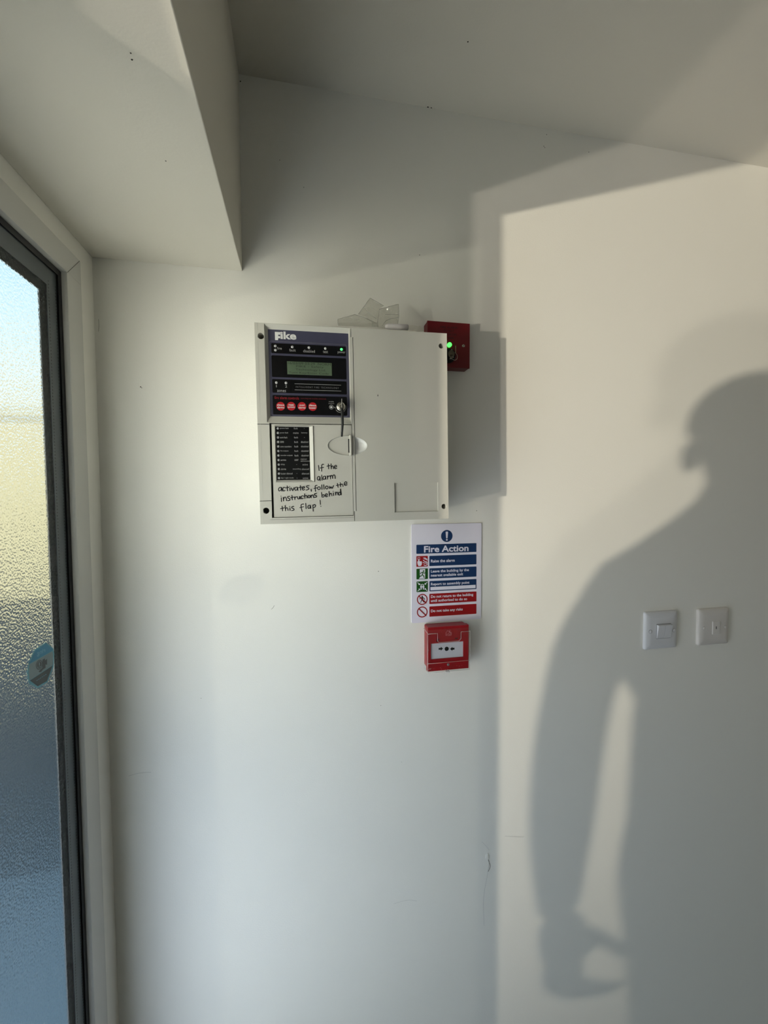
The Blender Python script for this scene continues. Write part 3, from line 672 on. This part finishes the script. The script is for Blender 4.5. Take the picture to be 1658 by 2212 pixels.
plate('screw_slot', [(q[0] - .0022, q[1] - .0012), (q[0] - .0018, q[1] - .0017), (q[0] + .0022, q[1] + .0012), (q[0] + .0018, q[1] + .0017)], -RO - 0.0018, -RO - 0.001, BLACK, scw)
q = RQ(1208, 738); cyl_y('green_indicator', q[0], q[1], 0.0042, -RO - 0.004, -RO + 0.001, mat('green_neon', (60, 255, 70), 0.3, emit=3.0), rb, 20, dome=0.0025)
q = RQ(1200, 880); cyl_y('key_barrel', q[0], q[1], 0.0120, -RO - 0.006, -RO, mat('dark_barrel', (28, 24, 24), 0.35, metal=0.3), rb, 28)
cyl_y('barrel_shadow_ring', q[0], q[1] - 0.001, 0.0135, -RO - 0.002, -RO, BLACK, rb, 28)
kr = empty('isolator_key', (RX + q[0], -RO - 0.006, RZ + q[1])); tag(kr, 'small steel key and split ring hanging in the red isolator box', 'key')
box('key_blade', -0.0012, 0.0012, -0.012, 0.0, -0.004, 0.006, METAL, kr, bev=0.0003)
bm = bmesh.new(); plate_bm(bm, circ(-0.001, -0.003, 0.0062, 20, 0.0075), [circ(-0.001, -0.006, 0.0022, 12)], -0.013, -0.0118); fin('key_bow', bm, mat('brass_dull', (120, 112, 96), 0.35, metal=0.9), kr)
cq = RQ(1275, 895, RO + 0.016); tube('split_ring', [(cq[0] - q[0] + 0.0062 * math.cos(t), -0.012 + 0.002 * math.sin(t), cq[1] - q[1] + 0.0078 * math.sin(t)) for t in [k * math.pi / 16 for k in range(32)]], 0.0004, METAL, kr, 6, True)
cq = RQ(1290, 805, RO + 0.014); box('key_tab', cq[0] - q[0] - 0.0006, cq[0] - q[0] + 0.0006, -0.012, -0.011, cq[1] - q[1] - 0.007, cq[1] - q[1] + 0.007, mat('key_tab_tan', (150, 126, 104), 0.4), kr)
for xx, zz, ww in ((1212, 935, 20), (1242, 915, 16)):
    cq = RQ(xx, zz, RO + 0.014); plate('key_tooth', [(cq[0] - q[0] - ww * sr, cq[1] - q[1] - 12 * sr), (cq[0] - q[0] + ww * sr, cq[1] - q[1] - 12 * sr), (cq[0] - q[0], cq[1] - q[1] + 18 * sr)], -0.0155, -0.0145, METAL, kr)

# ---------------------------------------------------------------- fire action sign
KS = 8.726
def SQ(x, y): w = PW(870 + x / KS, 1120 + y / KS, 0.002); return (w.x, w.z)
c = [SQ(160, 110), SQ(1475, 85), SQ(1475, 1890), SQ(165, 1975)]
sx0, sx1 = (c[0][0] + c[3][0]) / 2, (c[1][0] + c[2][0]) / 2; sz1, sz0 = (c[0][1] + c[1][1]) / 2, (c[2][1] + c[3][1]) / 2
scx, scz = (sx0 + sx1) / 2, (sz0 + sz1) / 2
sg = empty('fire_action_sign', (scx, 0, scz)); tag(sg, 'white fire action notice with blue, red and green rows below the panel', 'sign')
def G(x, y): q = SQ(x, y); return (q[0] - scx, q[1] - scz)
sp = plate('sign_board', rrect(sx0 - scx, sx1 - scx, sz0 - scz, sz1 - scz, 0.003), -0.002, 0, SIGNW, sg)
y1, y2, y3 = -0.0022, -0.0025, -0.0028
q = G(825, 330); rdisc = 0.0122
plate('mandatory_disc', circ(*q, rdisc, 40), y1, -0.001, SIGNB, sp)
plate('exclamation_bar', [(q[0] - .0026, q[1] + .0078), (q[0] - .0018, q[1] + .0090), (q[0] + .0018, q[1] + .0090), (q[0] + .0026, q[1] + .0078), (q[0] + .0014, q[1] - .0040), (q[0] + .0007, q[1] - .0048), (q[0] - .0007, q[1] - .0048), (q[0] - .0014, q[1] - .0040)], y2, y1, SIGNW, sp)
plate('exclamation_dot', circ(q[0], q[1] - .0078, .0018, 16), y2, y1, SIGNW, sp)
def srow(xa, xb, ya0, yb0, ya1, yb1, m, name='row'):
    u0 = G(xa, (ya0 + ya1) / 2)[0]; u1 = G(xb, (yb0 + yb1) / 2)[0]; v1 = (G(xa, ya0)[1] + G(xb, yb0)[1]) / 2; v0 = (G(xa, ya1)[1] + G(xb, yb1)[1]) / 2
    return plate(name, rrect(u0, u1, v0, v1, 0.0012), y1, -0.001, m, sp), (u0, u1, v0, v1)
ss = (D - .002) / F / KS * 1.06
def slines(o, bx, lines, x, ys, widths, h=44):
    for s, y, w in zip(lines, ys, widths):
        qa = G(x, y); d = sum(ch in 'gpyq' for ch in s) > 0
        text(s, qa[0], qa[1] - (5 * ss if d else 0), w * ss, (h + (14 if d else 0)) * ss, y2, SIGNW, o, align='L', bold=0.022)
o, b_ = srow(252, 1383, 495, 465, 668, 630, SIGNB, 'title_row'); qa = G(818, 568); text('Fire Action', qa[0], qa[1], (G(1240, 560)[0] - G(402, 575)[0]), (b_[3] - b_[2]) * 0.72, y2, SIGNW, o, bold=0.025)
o, b_ = srow(496, 1383, 707, 673, 898, 863, SIGNB); slines(o, b_, ['Raise the alarm'], 524, [803], [468], 56)
o, b_ = srow(496, 1383, 940, 905, 1135, 1095, SIGNB); slines(o, b_, ['Leave the building by the', 'nearest available exit'], 524, [998, 1072], [752, 636], 52)
o, b_ = srow(498, 1383, 1180, 1140, 1375, 1328, SIGNB); slines(o, b_, ['Report to assembly point'], 524, [1240], [764], 52)
u0 = b_[0] + 0.0020; u1 = b_[1] - 0.0020; v1 = (G(515, 1293)[1] + G(1367, 1248)[1]) / 2; v0 = (G(515, 1358)[1] + G(1367, 1308)[1]) / 2
plate('blank_strip', rect(u0, u1, v0, v1), y2, y1, SIGNW, o)
o, b_ = srow(496, 1383, 1420, 1375, 1612, 1562, SIGNR); slines(o, b_, ['Do not return to the building', 'until authorised to do so'], 524, [1476, 1550], [842, 718], 52)
o, b_ = srow(497, 1383, 1660, 1607, 1850, 1797, SIGNR); slines(o, b_, ['Do not take any risks'], 524, [1746], [630], 52)
def poly(par, pts, m, y=y2, name='pictogram'):
    return plate(name, [G(*p) for p in pts], y, y + 0.0004, m, par)
def ink(par, strokes, w, m, y=y2, name='pictogram'):
    bm = bmesh.new()
    for i, st in enumerate(strokes): ribbon_bm(bm, [G(*p) for p in st], w * ss, y - i * 0.00001)
    return faceout(fin(name, bm, m, par))
o, _ = srow(252, 467, 708, 705, 912, 903, SIGNR, 'alarm_tile')
poly(o, [(270, 840), (270, 808), (286, 806), (286, 770), (306, 768), (308, 806), (352, 808), (356, 830), (354, 862), (338, 892), (292, 897), (276, 868)], SIGNW)
ink(o, [[(277, 735), (316, 733), (317, 778), (279, 780), (277, 735)], [(296, 757), (298, 758)]], 7, SIGNW)
ink(o, [smooth_line([(386, 742), (415, 765), (440, 770), (452, 785)]), smooth_line([(408, 738), (425, 752), (445, 762), (452, 772)]), smooth_line([(382, 785), (410, 810), (435, 812), (454, 830)]), smooth_line([(376, 830), (405, 840), (430, 838), (454, 850)]), smooth_line([(392, 872), (415, 885), (435, 880), (454, 868)])], 13, SIGNW)
o, _ = srow(253, 469, 948, 942, 1148, 1140, SIGNG, 'exit_tile')
poly(o, [(316, 958), (416, 952), (416, 1120), (402, 1134), (300, 1136), (330, 1090), (316, 1088)], SIGNW)
poly(o, circ(386, 990, 14, 14), SIGNG, y3)
ink(o, [[(372, 1012), (362, 1058)], [(372, 1012), (340, 1020), (326, 1040)], [(372, 1014), (398, 1030), (416, 1022)], [(362, 1058), (340, 1084), (300, 1082)], [(362, 1058), (386, 1080), (396, 1112)]], 16, SIGNG, y3)
o, _ = srow(255, 469, 1188, 1180, 1388, 1378, SIGNG, 'assembly_tile')
for ax, ay, dx, dy in ((275, 1208, 1, 1), (452, 1202, -1, 1), (278, 1366, 1, -1), (450, 1358, -1, -1)):
    ink(o, [[(ax, ay), (ax + 34 * dx, ay + 32 * dy)]], 12, SIGNW); poly(o, [(ax + 46 * dx, ay + 44 * dy), (ax + 42 * dx, ay + 10 * dy), (ax + 12 * dx, ay + 42 * dy)], SIGNW, y2 - 0.0001)
for hx in (342, 384):
    poly(o, circ(hx, 1251, 11, 12), SIGNW); poly(o, [(hx - 18, 1268), (hx + 16, 1266), (hx + 18, 1300), (hx + 10, 1304), (hx + 8, 1338), (hx - 8, 1340), (hx - 10, 1306), (hx - 19, 1300)], SIGNW)
poly(o, circ(363, 1240, 8, 10), SIGNW)
for cy_, walk in ((1525, True), (1763, False)):
    cq = G(363, cy_); rg_ = 0.0112
    pr = plate('prohibition_ring', circ(*cq, rg_, 40), y1, -0.001, SIGNR, sp, holes=[circ(*cq, rg_ - 0.0021, 40)])
    if walk:
        poly(pr, circ(362, 1468, 13, 12), SIGNK, y1); ink(pr, [[(362, 1492), (360, 1535)]], 30, SIGNK, y1)
        ink(pr, [[(350, 1490), (325, 1500), (314, 1516)], [(376, 1490), (398, 1505), (408, 1524)], [(354, 1536), (342, 1560), (332, 1584)], [(366, 1536), (378, 1560), (400, 1580)]], 13, SIGNK, y1 - 0.0001)
    bm = bmesh.new(); k = rg_ * 0.68; ribbon_bm(bm, [(cq[0] - k, cq[1] + k), (cq[0] + k, cq[1] - k)], 0.0021, y2 - 0.0002); faceout(fin('prohibition_bar', bm, SIGNR, pr))

# ---------------------------------------------------------------- manual call point
KC = 9.753; CPO = 0.031
CPX, CPZ = 0.2835, HC - 0.3075
cp = empty('call_point', (CPX, 0, CPZ)); tag(cp, 'red break glass call point with clear cover under the fire action notice', 'call point')
def H_(x, y, off=CPO): w = PW(880 + x / KC, 1330 + y / KC, off); return (w.x - CPX, w.z - CPZ)
cx0, cx1 = -0.0428, 0.0425; cz0, cz1 = -0.0445, 0.0438
box('back_box', cx0 + .001, cx1 - .001, -0.020, 0, cz0 + .003, cz1 - .001, REDC, cp, bev=0.003)
zt = H_(860, 350)[1]; ztab = H_(860, 535)[1]; xt0, xt1 = H_(622, 450)[0], H_(1115, 450)[0]
zel1, zel0 = (H_(500, 590)[1] + H_(1185, 560)[1]) / 2, (H_(500, 930)[1] + H_(1180, 885)[1]) / 2
xe0, xe1 = H_(498, 750)[0], H_(1184, 730)[0]; zb = (H_(435, 990)[1] + H_(1280, 945)[1]) / 2
# lower housing with the element window
lowp = [(cx0, cz0), (cx1, cz0), (cx1, zt - .0006), (xt1 + .0006, zt - .0006), (xt1 + .0006, ztab - .0006), (xt0 - .0006, ztab - .0006), (xt0 - .0006, zt - .0006), (cx0, zt - .0006)]
plate('housing', lowp, -0.0285, -0.019, REDC, cp, holes=[rect(xe0, xe1, zel0, zel1)])
plate('lid', [(xt0, ztab + .003), (xt0 + .003, ztab), (xt1 - .003, ztab), (xt1, ztab + .003), (xt1, zt), (cx1 - .0005, zt), (cx1 - .0005, cz1), (cx0 + .0005, cz1), (cx0 + .0005, zt), (xt0, zt)], -0.0300, -0.019, REDC, cp)
box('lower_strip', cx0, cx1, -0.0295, -0.0275, cz0, zb, REDC, cp, bev=0.0006)
el = plate('element', rect(xe0, xe1, zel0, zel1), -0.0265, -0.019, CPGLASS, cp)
bm = bmesh.new(); kc = (D - CPO) / F / KC * 1.05
q = H_(838, 715); plate('press_dot', circ(*q, 46 * kc, 26), -0.0268, -0.026, SIGNK, el)
for ax, d in ((668, 1), (1003, -1)):
    qa = H_(ax, 716 - (0 if d > 0 else 5)); L = 98 * kc
    plate('arrow', [(qa[0], qa[1] - 20 * kc), (qa[0] + d * L * .5, qa[1] - 20 * kc), (qa[0] + d * L * .5, qa[1] - 44 * kc), (qa[0] + d * L, qa[1]), (qa[0] + d * L * .5, qa[1] + 44 * kc), (qa[0] + d * L * .5, qa[1] + 20 * kc), (qa[0], qa[1] + 20 * kc)], -0.0268, -0.026, SIGNK, el)
q = H_(860, 1035); cyl_y('screw_cap', q[0], q[1], 0.0026, -0.0300, -0.028, mat('grey_cap', (130, 124, 128), 0.4), cp, 18, dome=0.0005)
bm = bmesh.new()
for i, st in enumerate([[(806, 420), (808, 360), (835, 335), (830, 315), (865, 325), (895, 345), (928, 360), (922, 412), (850, 420), (845, 385), (825, 385), (828, 420), (806, 420)], [(895, 305), (880, 350), (865, 380), (880, 405), (905, 395), (905, 370), (890, 345)]]):
    ribbon_bm(bm, [H_(*p) for p in st], 0.0006, -0.0303 - i * .00003)
faceout(fin('house_symbol', bm, mat('pink_print', (220, 150, 160), 0.5), cp))
q = H_(1030, 482); plate('hinge_notch', circ(*q, 38 * kc, 14, 18 * kc), -0.0302, -0.029, REDC2, cp)
q = H_(655, 505); plate('hinge_notch', circ(*q, 20 * kc, 14, 16 * kc), -0.0302, -0.029, REDC2, cp)
# clear hinged cover: thin shell, open at the back
cv = empty('tmp', (0, 0, 0)); bpy.data.objects.remove(cv)
bm = bmesh.new(); bbox(bm, cx0 - .0012, cx1 + .0012, -0.0335, -0.006, cz0 - .0010, cz1 - 0.004)
bmesh.ops.delete(bm, geom=[f for f in bm.faces if f.calc_center_median().y > -0.0062], context='FACES')
cover = fin('clear_cover', bm, CLEAR, cp); cover['label'] = 'clear plastic hinged cover'
CVE = clear_mat('cover_edge', (0.98, 0.96, 0.96, 1), 0.2, 0.15, 0.42)
e0, e1, f0, f1 = cx0 - .0010, cx1 + .0010, cz0 - .0008, zt
for pts in ([(e0, -.0334, f0), (e1, -.0334, f0)], [(e0, -.0334, f0), (e0, -.0334, f1 + .001)], [(e1, -.0334, f0), (e1, -.0334, f1 + .002)],
            [(e0, -.0334, f1), (xt0, -.0334, f1), (xt0, -.0334, ztab + .003), (xt0 + .003, -.0334, ztab - .0004), (xt1 - .004, -.0334, ztab - .0004), (xt1, -.0334, ztab + .004), (xt1, -.0334, f1), (e1, -.0334, f1)], [(e0, -.0334, f1 + .001), (e0 - .001, -.008, f1 + .004)]):
    tube('cover_rim', pts, 0.00042, CVE, cover, 6)
tube('cover_rim', [(e0, -.0334, zb), (e1, -.0334, zb)], 0.00028, CVE, cover, 6)
q = H_(842, 1160); box('cover_latch', q[0] - .004, q[0] + .004, -.034, -.028, cz0 - .0034, cz0 - .0008, CVE, cover, bev=.0005)
DST = mat('dust_fleck', (226, 206, 204), 0.8)
bm = bmesh.new()
for k in range(46):
    x = random.choice([random.uniform(cx0, cx0 + .006), random.uniform(cx0, cx1), random.uniform(cx0, cx1)]); z = random.uniform(cz0, cz0 + .010) if random.random() < .7 else random.uniform(cz0, zt)
    if xe0 < x < xe1 and z > zel0: continue
    r = random.uniform(.0001, .00045); flat(bm, circ(x, z, r, 6), -.03375)
d_ = faceout(fin('dust_flecks', bm, DST, cover)); d_['kind'] = 'stuff'

# ---------------------------------------------------------------- wall switches
def plate_dome(name, m, par, h=0.043, t=0.0085):
    bm = bmesh.new(); rg = []
    for s, y in ((h, 0.0), (h, -t * 0.40), (h - .0007, -t * 0.60), (h - .004, -t * 0.84), (h - .013, -t)):
        rg.append([bm.verts.new((p[0], y, p[1])) for p in rrect(-s, s, -s, s, 0.004 if s > .04 else .003)])
    n = len(rg[0])
    for a, b in zip(rg, rg[1:]):
        for i in range(n): bm.faces.new((a[i], a[(i + 1) % n], b[(i + 1) % n], b[i]))
    bm.faces.new(rg[-1]); return fin(name, bm, m, par, smooth=True)
KW = 6.908
def sw(px, py, off): return PW(1360 + px / KW, 1290 + py / KW, off)
c = [sw(238, 225, .008), sw(722, 200, .008), sw(717, 765, .008), sw(235, 795, .008)]; ctr = sum(c, Vector()) / 4
ls = empty('light_switch', (ctr.x, 0, ctr.z)); tag(ls, 'white light switch plate with two narrow rockers, beside the key switch plate', 'light switch')
p = plate_dome('face_plate', PLATE, ls)
def LQ(x, y, off=.0085): q = sw(x, y, off); return (q.x - ctr.x, q.z - ctr.z)
ra, rb_, rc, rd = LQ(400, 405), LQ(605, 400), LQ(597, 605), LQ(403, 615)
xm = (ra[0] + rb_[0]) / 2; zt_, zb_ = (ra[1] + rb_[1]) / 2, (rc[1] + rd[1]) / 2
for x0, x1 in ((ra[0], xm - .0002), (xm + .0002, rb_[0])):
    bm = bmesh.new(); vs = [bm.verts.new(v) for v in ((x0, -.008, zb_), (x1, -.008, zb_), (x1, -.008, zt_), (x0, -.008, zt_), (x0, -.0098, zb_ + .0003), (x1, -.0098, zb_ + .0003), (x1, -.0150, zt_ - .001), (x0, -.0150, zt_ - .001))]
    for f in ((0, 1, 5, 4), (1, 2, 6, 5), (2, 3, 7, 6), (3, 0, 4, 7), (4, 5, 6, 7)): bm.faces.new([vs[i] for i in f])
    fin('rocker', bm, PLATE, ls)
plate('rocker_gap', rect(ra[0] - .0007, rb_[0] + .0007, zb_ - .0007, zt_ + .0009), -.00875, -.008, mat('gap_grey', (96, 96, 98), 0.7), ls)
for x, y in ((308, 514), (655, 492)):
    q = LQ(x, y); cyl_y('screw_cap', q[0], q[1], 0.0036, -.0092, -.007, PLATE, ls, 20, dome=.0008); plate('screw_recess', circ(*q, .0043), -.0088, -.007, mat('gap_grey2', (150, 150, 153), 0.7), ls)
c = [sw(1033, 185, .008), sw(1494, 160, .008), sw(1482, 690, .008), sw(1030, 735, .008)]; ctr = sum(c, Vector()) / 4
ks = empty('key_switch_plate', (ctr.x, 0, ctr.z)); tag(ks, 'plain white wall plate with a small central key slot', 'key switch')
plate_dome('face_plate', PLATE2, ks)
q0, q1 = LQ(1228, 362), LQ(1330, 548)
ins = box('slot_insert', q0[0], q1[0], -.0105, -.008, q1[1], q0[1], PLATE2, ks, bev=.0008)
q = LQ(1275, 452); plate('key_slot', rect(q[0] - .0009, q[0] + .0009, q[1] - .0032, q[1] + .0032), -.0107, -.010, BLACK, ins)
for x, y in ((1104, 462), (1422, 445)):
    q = LQ(x, y); cyl_y('screw_cap', q[0], q[1], 0.0034, -.0092, -.007, PLATE2, ks, 20, dome=.0008)
    plate('screw_recess', circ(*q, .0040), -.0088, -.007, mat('gap_grey3', (165, 162, 160), 0.7), ks)

# ---------------------------------------------------------------- outside
ASPH = mat('asphalt', (56, 60, 64), 0.8, bump=0.5, scale=80, var=0.15); PAVE = mat('paving', (118, 126, 132), 0.7, bump=0.3, scale=40, var=0.1)
REND = mat('cream_render', (232, 216, 176), 0.8, bump=0.2, scale=60, var=0.05)
tag(box('ground', -24, -0.385, -9, 14, ZG - 0.2, ZG, ASPH), 'dark asphalt yard outside the obscured window', 'ground', kind='structure')
tag(box('paved_path', -9.0, -0.385, -0.3, 1.5, ZG, ZG + 0.02, PAVE), 'pale paving strip outside along the building', 'paving', kind='structure')
tag(box('door_step', -1.25, -0.385, -1.62, -0.45, ZG, ZG + 0.001, PAVE), 'pale concrete landing outside the doorway', 'step', kind='structure')
hs = empty('neighbouring_house', (-4.5, 9.0, ZG)); tag(hs, 'low cream rendered building across the yard seen through obscured glass', 'building')
def hb_(n, x0, x1, y0, y1, z0, z1, m): o = box(n, x0 + 4.5, x1 + 4.5, y0 - 9, y1 - 9, z0 - ZG, z1 - ZG, m, hs); return o
hb_('house_wall', -20, -0.9, 8.0, 11, ZG, 3.0, REND); hb_('roof', -20.2, -0.7, 7.8, 11.2, 3.0, 3.18, mat('roof_edge', (215, 208, 190), 0.7))

# ---------------------------------------------------------------- the photographer, standing in the doorway beside the camera
H0 = Vector((-0.52, -1.02, 0)); fw = Vector((0.83806, 0.54557, 0)); rg = Vector((0.54557, -0.83806, 0))
per = empty('person', (H0.x, H0.y, ZG)); tag(per, 'person in dark jacket and jeans standing in the doorway holding up a phone', 'person')
def PP(r, f, z): v = H0 + rg * r + fw * f; return (v.x - H0.x, v.y - H0.y, z - ZG)
def skin(name, nodes, edges, mats, root=0, sub=2, faces=None, parent=per):
    me = bpy.data.meshes.new(name); me.from_pydata([PP(*n[0]) for n in nodes], edges, []); o = link(name, me, None, parent)
    sk = o.modifiers.new('skin', 'SKIN'); sk.use_smooth_shade = True
    lay = me.skin_vertices[0].data
    for i, n in enumerate(nodes):
        r_ = n[1]; lay[i].radius = (r_, r_) if not isinstance(r_, tuple) else r_
    lay[root].use_root = True
    o.modifiers.new('sub', 'SUBSURF').levels = sub; o.modifiers['sub'].render_levels = sub
    dg = bpy.context.evaluated_depsgraph_get(); m2 = bpy.data.meshes.new_from_object(o.evaluated_get(dg))
    o.modifiers.clear(); o.data = m2; m2.name = name; m2.materials.clear()
    for mm in mats: m2.materials.append(mm)
    for p in m2.polygons:
        p.use_smooth = True
        if faces:
            c_ = p.center; v = Vector((c_.x, c_.y, 0)); p.material_index = faces(v.dot(rg), v.dot(fw), c_.z + ZG)
    return o
JKT = mat('dark_jacket', (44, 48, 58), 0.85); JNS = mat('jeans', (52, 66, 92), 0.85); SKN = mat('skin', (205, 160, 135), 0.5); SHO = mat('shoe', (30, 28, 28), 0.6); HAIR = mat('dark_hair', (38, 28, 22), 0.7)
nodes = [((0, 0, 0.66), .125), ((0, 0, 0.80), .128), ((0, .01, 0.96), .132), ((0, .005, 1.10), .125), ((0, -.005, 1.19), .085), ((0, .01, 1.255), .055), ((0, .02, 1.30), .055),
  ((0, .035, 1.365), .074), ((0, .03, 1.425), .076), ((0, .02, 1.470), .050),
  ((-.150, 0, 1.165), .050), ((-.185, -.01, 1.06), .052), ((-.205, -.02, 0.93), .047), ((-.212, -.02, 0.84), .046), ((-.218, .0, 0.72), .042), ((-.221, .025, 0.60), .030), ((-.220, .03, 0.555), .026),
  ((.150, 0, 1.165), .050), ((.185, .10, 1.235), .050), ((.195, .22, 1.32), .045), ((.170, .35, 1.42), .037), ((.155, .44, 1.49), .028),
  ((-.060, 0, 0.50), .092), ((-.056, .015, 0.20), .075), ((-.056, -.01, -.15), .062), ((-.058, -.01, -.235), .042), ((-.066, .08, -.265), .034), ((-.070, .15, -.272), .026),
  ((.060, 0, 0.50), .092), ((.056, .015, 0.20), .075), ((.056, -.01, -.15), .062), ((.058, -.01, -.235), .042), ((.066, .08, -.265), .034), ((.070, .15, -.272), .026)]
edges = [(0, 1), (1, 2), (2, 3), (3, 4), (4, 5), (5, 6), (6, 7), (7, 8), (8, 9), (3, 10), (10, 11), (11, 12), (12, 13), (13, 14), (14, 15), (15, 16), (3, 17), (17, 18), (18, 19), (19, 20), (20, 21), (0, 22), (22, 23), (23, 24), (24, 25), (25, 26), (26, 27), (0, 28), (28, 29), (29, 30), (30, 31), (31, 32), (32, 33)]
def fm(r, f, z):
    if z > 1.25 and abs(r) < .11 and f < .15: return 2
    if (z < .60 and r < -.17) or f > .43: return 2
    if z < -.20: return 3
    if z < .56: return 1
    return 0
body = skin('body', nodes, edges, [JKT, JNS, SKN, SHO], 0, 2, fm)
# jacket skirt
bm = bmesh.new(); rgs = []
for z, a_, b_ in ((0.92, .137, .11), (0.70, .142, .115), (0.53, .146, .12), (0.535, .140, .114), (0.90, .13, .10)):
    rgs.append([bm.verts.new(PP(a_ * math.cos(t), b_ * math.sin(t), z)) for t in [k * math.pi / 16 for k in range(32)]])
for a, b in zip(rgs, rgs[1:]):
    for i in range(32): bm.faces.new((a[i], a[(i + 1) % 32], b[(i + 1) % 32], b[i]))
fin('jacket_skirt', bm, JKT, per, smooth=True)
bm = bmesh.new(); rgs = []
for z, a_, b_ in ((1.13, .176, .10), (1.195, .176, .095), (1.218, .140, .090), (1.248, .100, .082), (1.278, .068, .070), (1.300, .060, .066)):
    rgs.append([bm.verts.new(PP(a_ * math.cos(t), -.012 + b_ * math.sin(t), z)) for t in [k * math.pi / 16 for k in range(32)]])
for a, b in zip(rgs, rgs[1:]):
    for i in range(32): bm.faces.new((a[i], a[(i + 1) % 32], b[(i + 1) % 32], b[i]))
fin('jacket_collar', bm, JKT, per, smooth=True)
# hands: palm plus five fingers, continuous with the wrist
def hand(palm, fingers, name='hand'):
    nd = list(palm); ed = [(i, i + 1) for i in range(len(palm) - 1)]
    o = skin(name, nd, ed, [SKN], 0, 2)
    for fgr in fingers: skin('finger', fgr, [(i, i + 1) for i in range(len(fgr) - 1)], [SKN], 0, 2, parent=per)
hand([((-.220, .03, .57), .026), ((-.217, .035, .53), (.034, .022)), ((-.210, .04, .49), (.040, .022)), ((-.203, .045, .462), (.040, .020))],
     [[((-.232 + .0, .045, .470), .0115), ((-.228, .05, .425), .0105), ((-.205, .055, .398), .0095), ((-.175, .055, .392), .0085)],
      [((-.222, .055, .468), .0115), ((-.212, .062, .418), .0105), ((-.185, .066, .392), .0095), ((-.150, .066, .386), .0085)],
      [((-.210, .062, .470), .0115), ((-.198, .07, .425), .0105), ((-.172, .074, .400), .0095), ((-.140, .074, .392), .0080)],
      [((-.200, .035, .472), .0105), ((-.200, .035, .430), .0095), ((-.182, .035, .408), .0085), ((-.162, .035, .402), .0075)],
      [((-.195, .055, .525), .0135), ((-.170, .062, .495), .0125), ((-.150, .066, .468), .0105), ((-.141, .068, .446), .0090)]])
hand([((.155, .435, 1.485), .027), ((.150, .465, 1.515), (.034, .020)), ((.146, .487, 1.540), (.036, .018))],
     [[((.150 + k * .002, .484 - k * .002, 1.550 - k * .012), .0105), ((.160, .505 - k * .002, 1.572 - k * .013), .0095), ((.170, .512, 1.580 - k * .013), .008)] for k in range(4)] +
     [[((.135, .470, 1.525), .0120), ((.112, .480, 1.545), .0110), ((.098, .496, 1.560), .0090)]])
# ears, nose, hair
for s in (-1, 1):
    bm = bmesh.new(); bmesh.ops.create_uvsphere(bm, u_segments=12, v_segments=8, radius=1)
    for v in bm.verts: q = PP(s * (.076 + .012 * v.co.x), .03 + .013 * v.co.y + .004 * v.co.x * s, 1.367 + .028 * v.co.z); v.co = q
    fin('ear', bm, SKN, per, smooth=True)
bm = bmesh.new(); vs = [bm.verts.new(PP(*p)) for p in ((0, .102, 1.385), (-.014, .100, 1.35), (.014, .100, 1.35), (0, .128, 1.352))]
for f in ((0, 1, 3), (0, 3, 2), (1, 2, 3), (0, 2, 1)): bm.faces.new([vs[i] for i in f])
fin('nose', bm, SKN, per)
for s in (-1, 1):
    bm = bmesh.new(); bmesh.ops.create_uvsphere(bm, u_segments=10, v_segments=8, radius=.011)
    for v in bm.verts: v.co = Vector(PP(s * .030, .094, 1.392)) + v.co
    fin('eye', bm, mat('eye_white', (225, 222, 216), 0.3), per, smooth=True)
box('mouth', -.02, .02, -.004, .004, -.004, .004, mat('lips', (165, 96, 88), 0.5), per, bev=.002).matrix_local = Matrix.Translation(PP(0, .104, 1.325)) @ Matrix.Rotation(math.atan2(rg.y, rg.x), 4, 'Z')
bm = bmesh.new(); bmesh.ops.create_uvsphere(bm, u_segments=24, v_segments=16, radius=1)
for v in list(bm.verts):
    if v.co.z < -0.25 and v.co.y > -0.1 or v.co.z < -0.7: bm.verts.remove(v)
for v in bm.verts: v.co = PP(.082 * v.co.x, .012 + .094 * v.co.y, 1.418 + .080 * v.co.z)
fin('hair', bm, HAIR, per, smooth=True)
# phone, behind the lens position
ph = empty('phone', CAM - Vector((RT[0][2], RT[1][2], RT[2][2])) * 0.012); ph.rotation_euler = m.to_3x3().to_euler()
tag(ph, 'dark smartphone held up in the raised hand', 'phone')
box('phone_body', -0.058, 0.014, -0.13, 0.016, -0.002, 0.006, SHO, ph, bev=.002)
box('phone_screen', -0.055, 0.011, -0.127, 0.013, 0.0061, 0.0066, BLKW, ph)
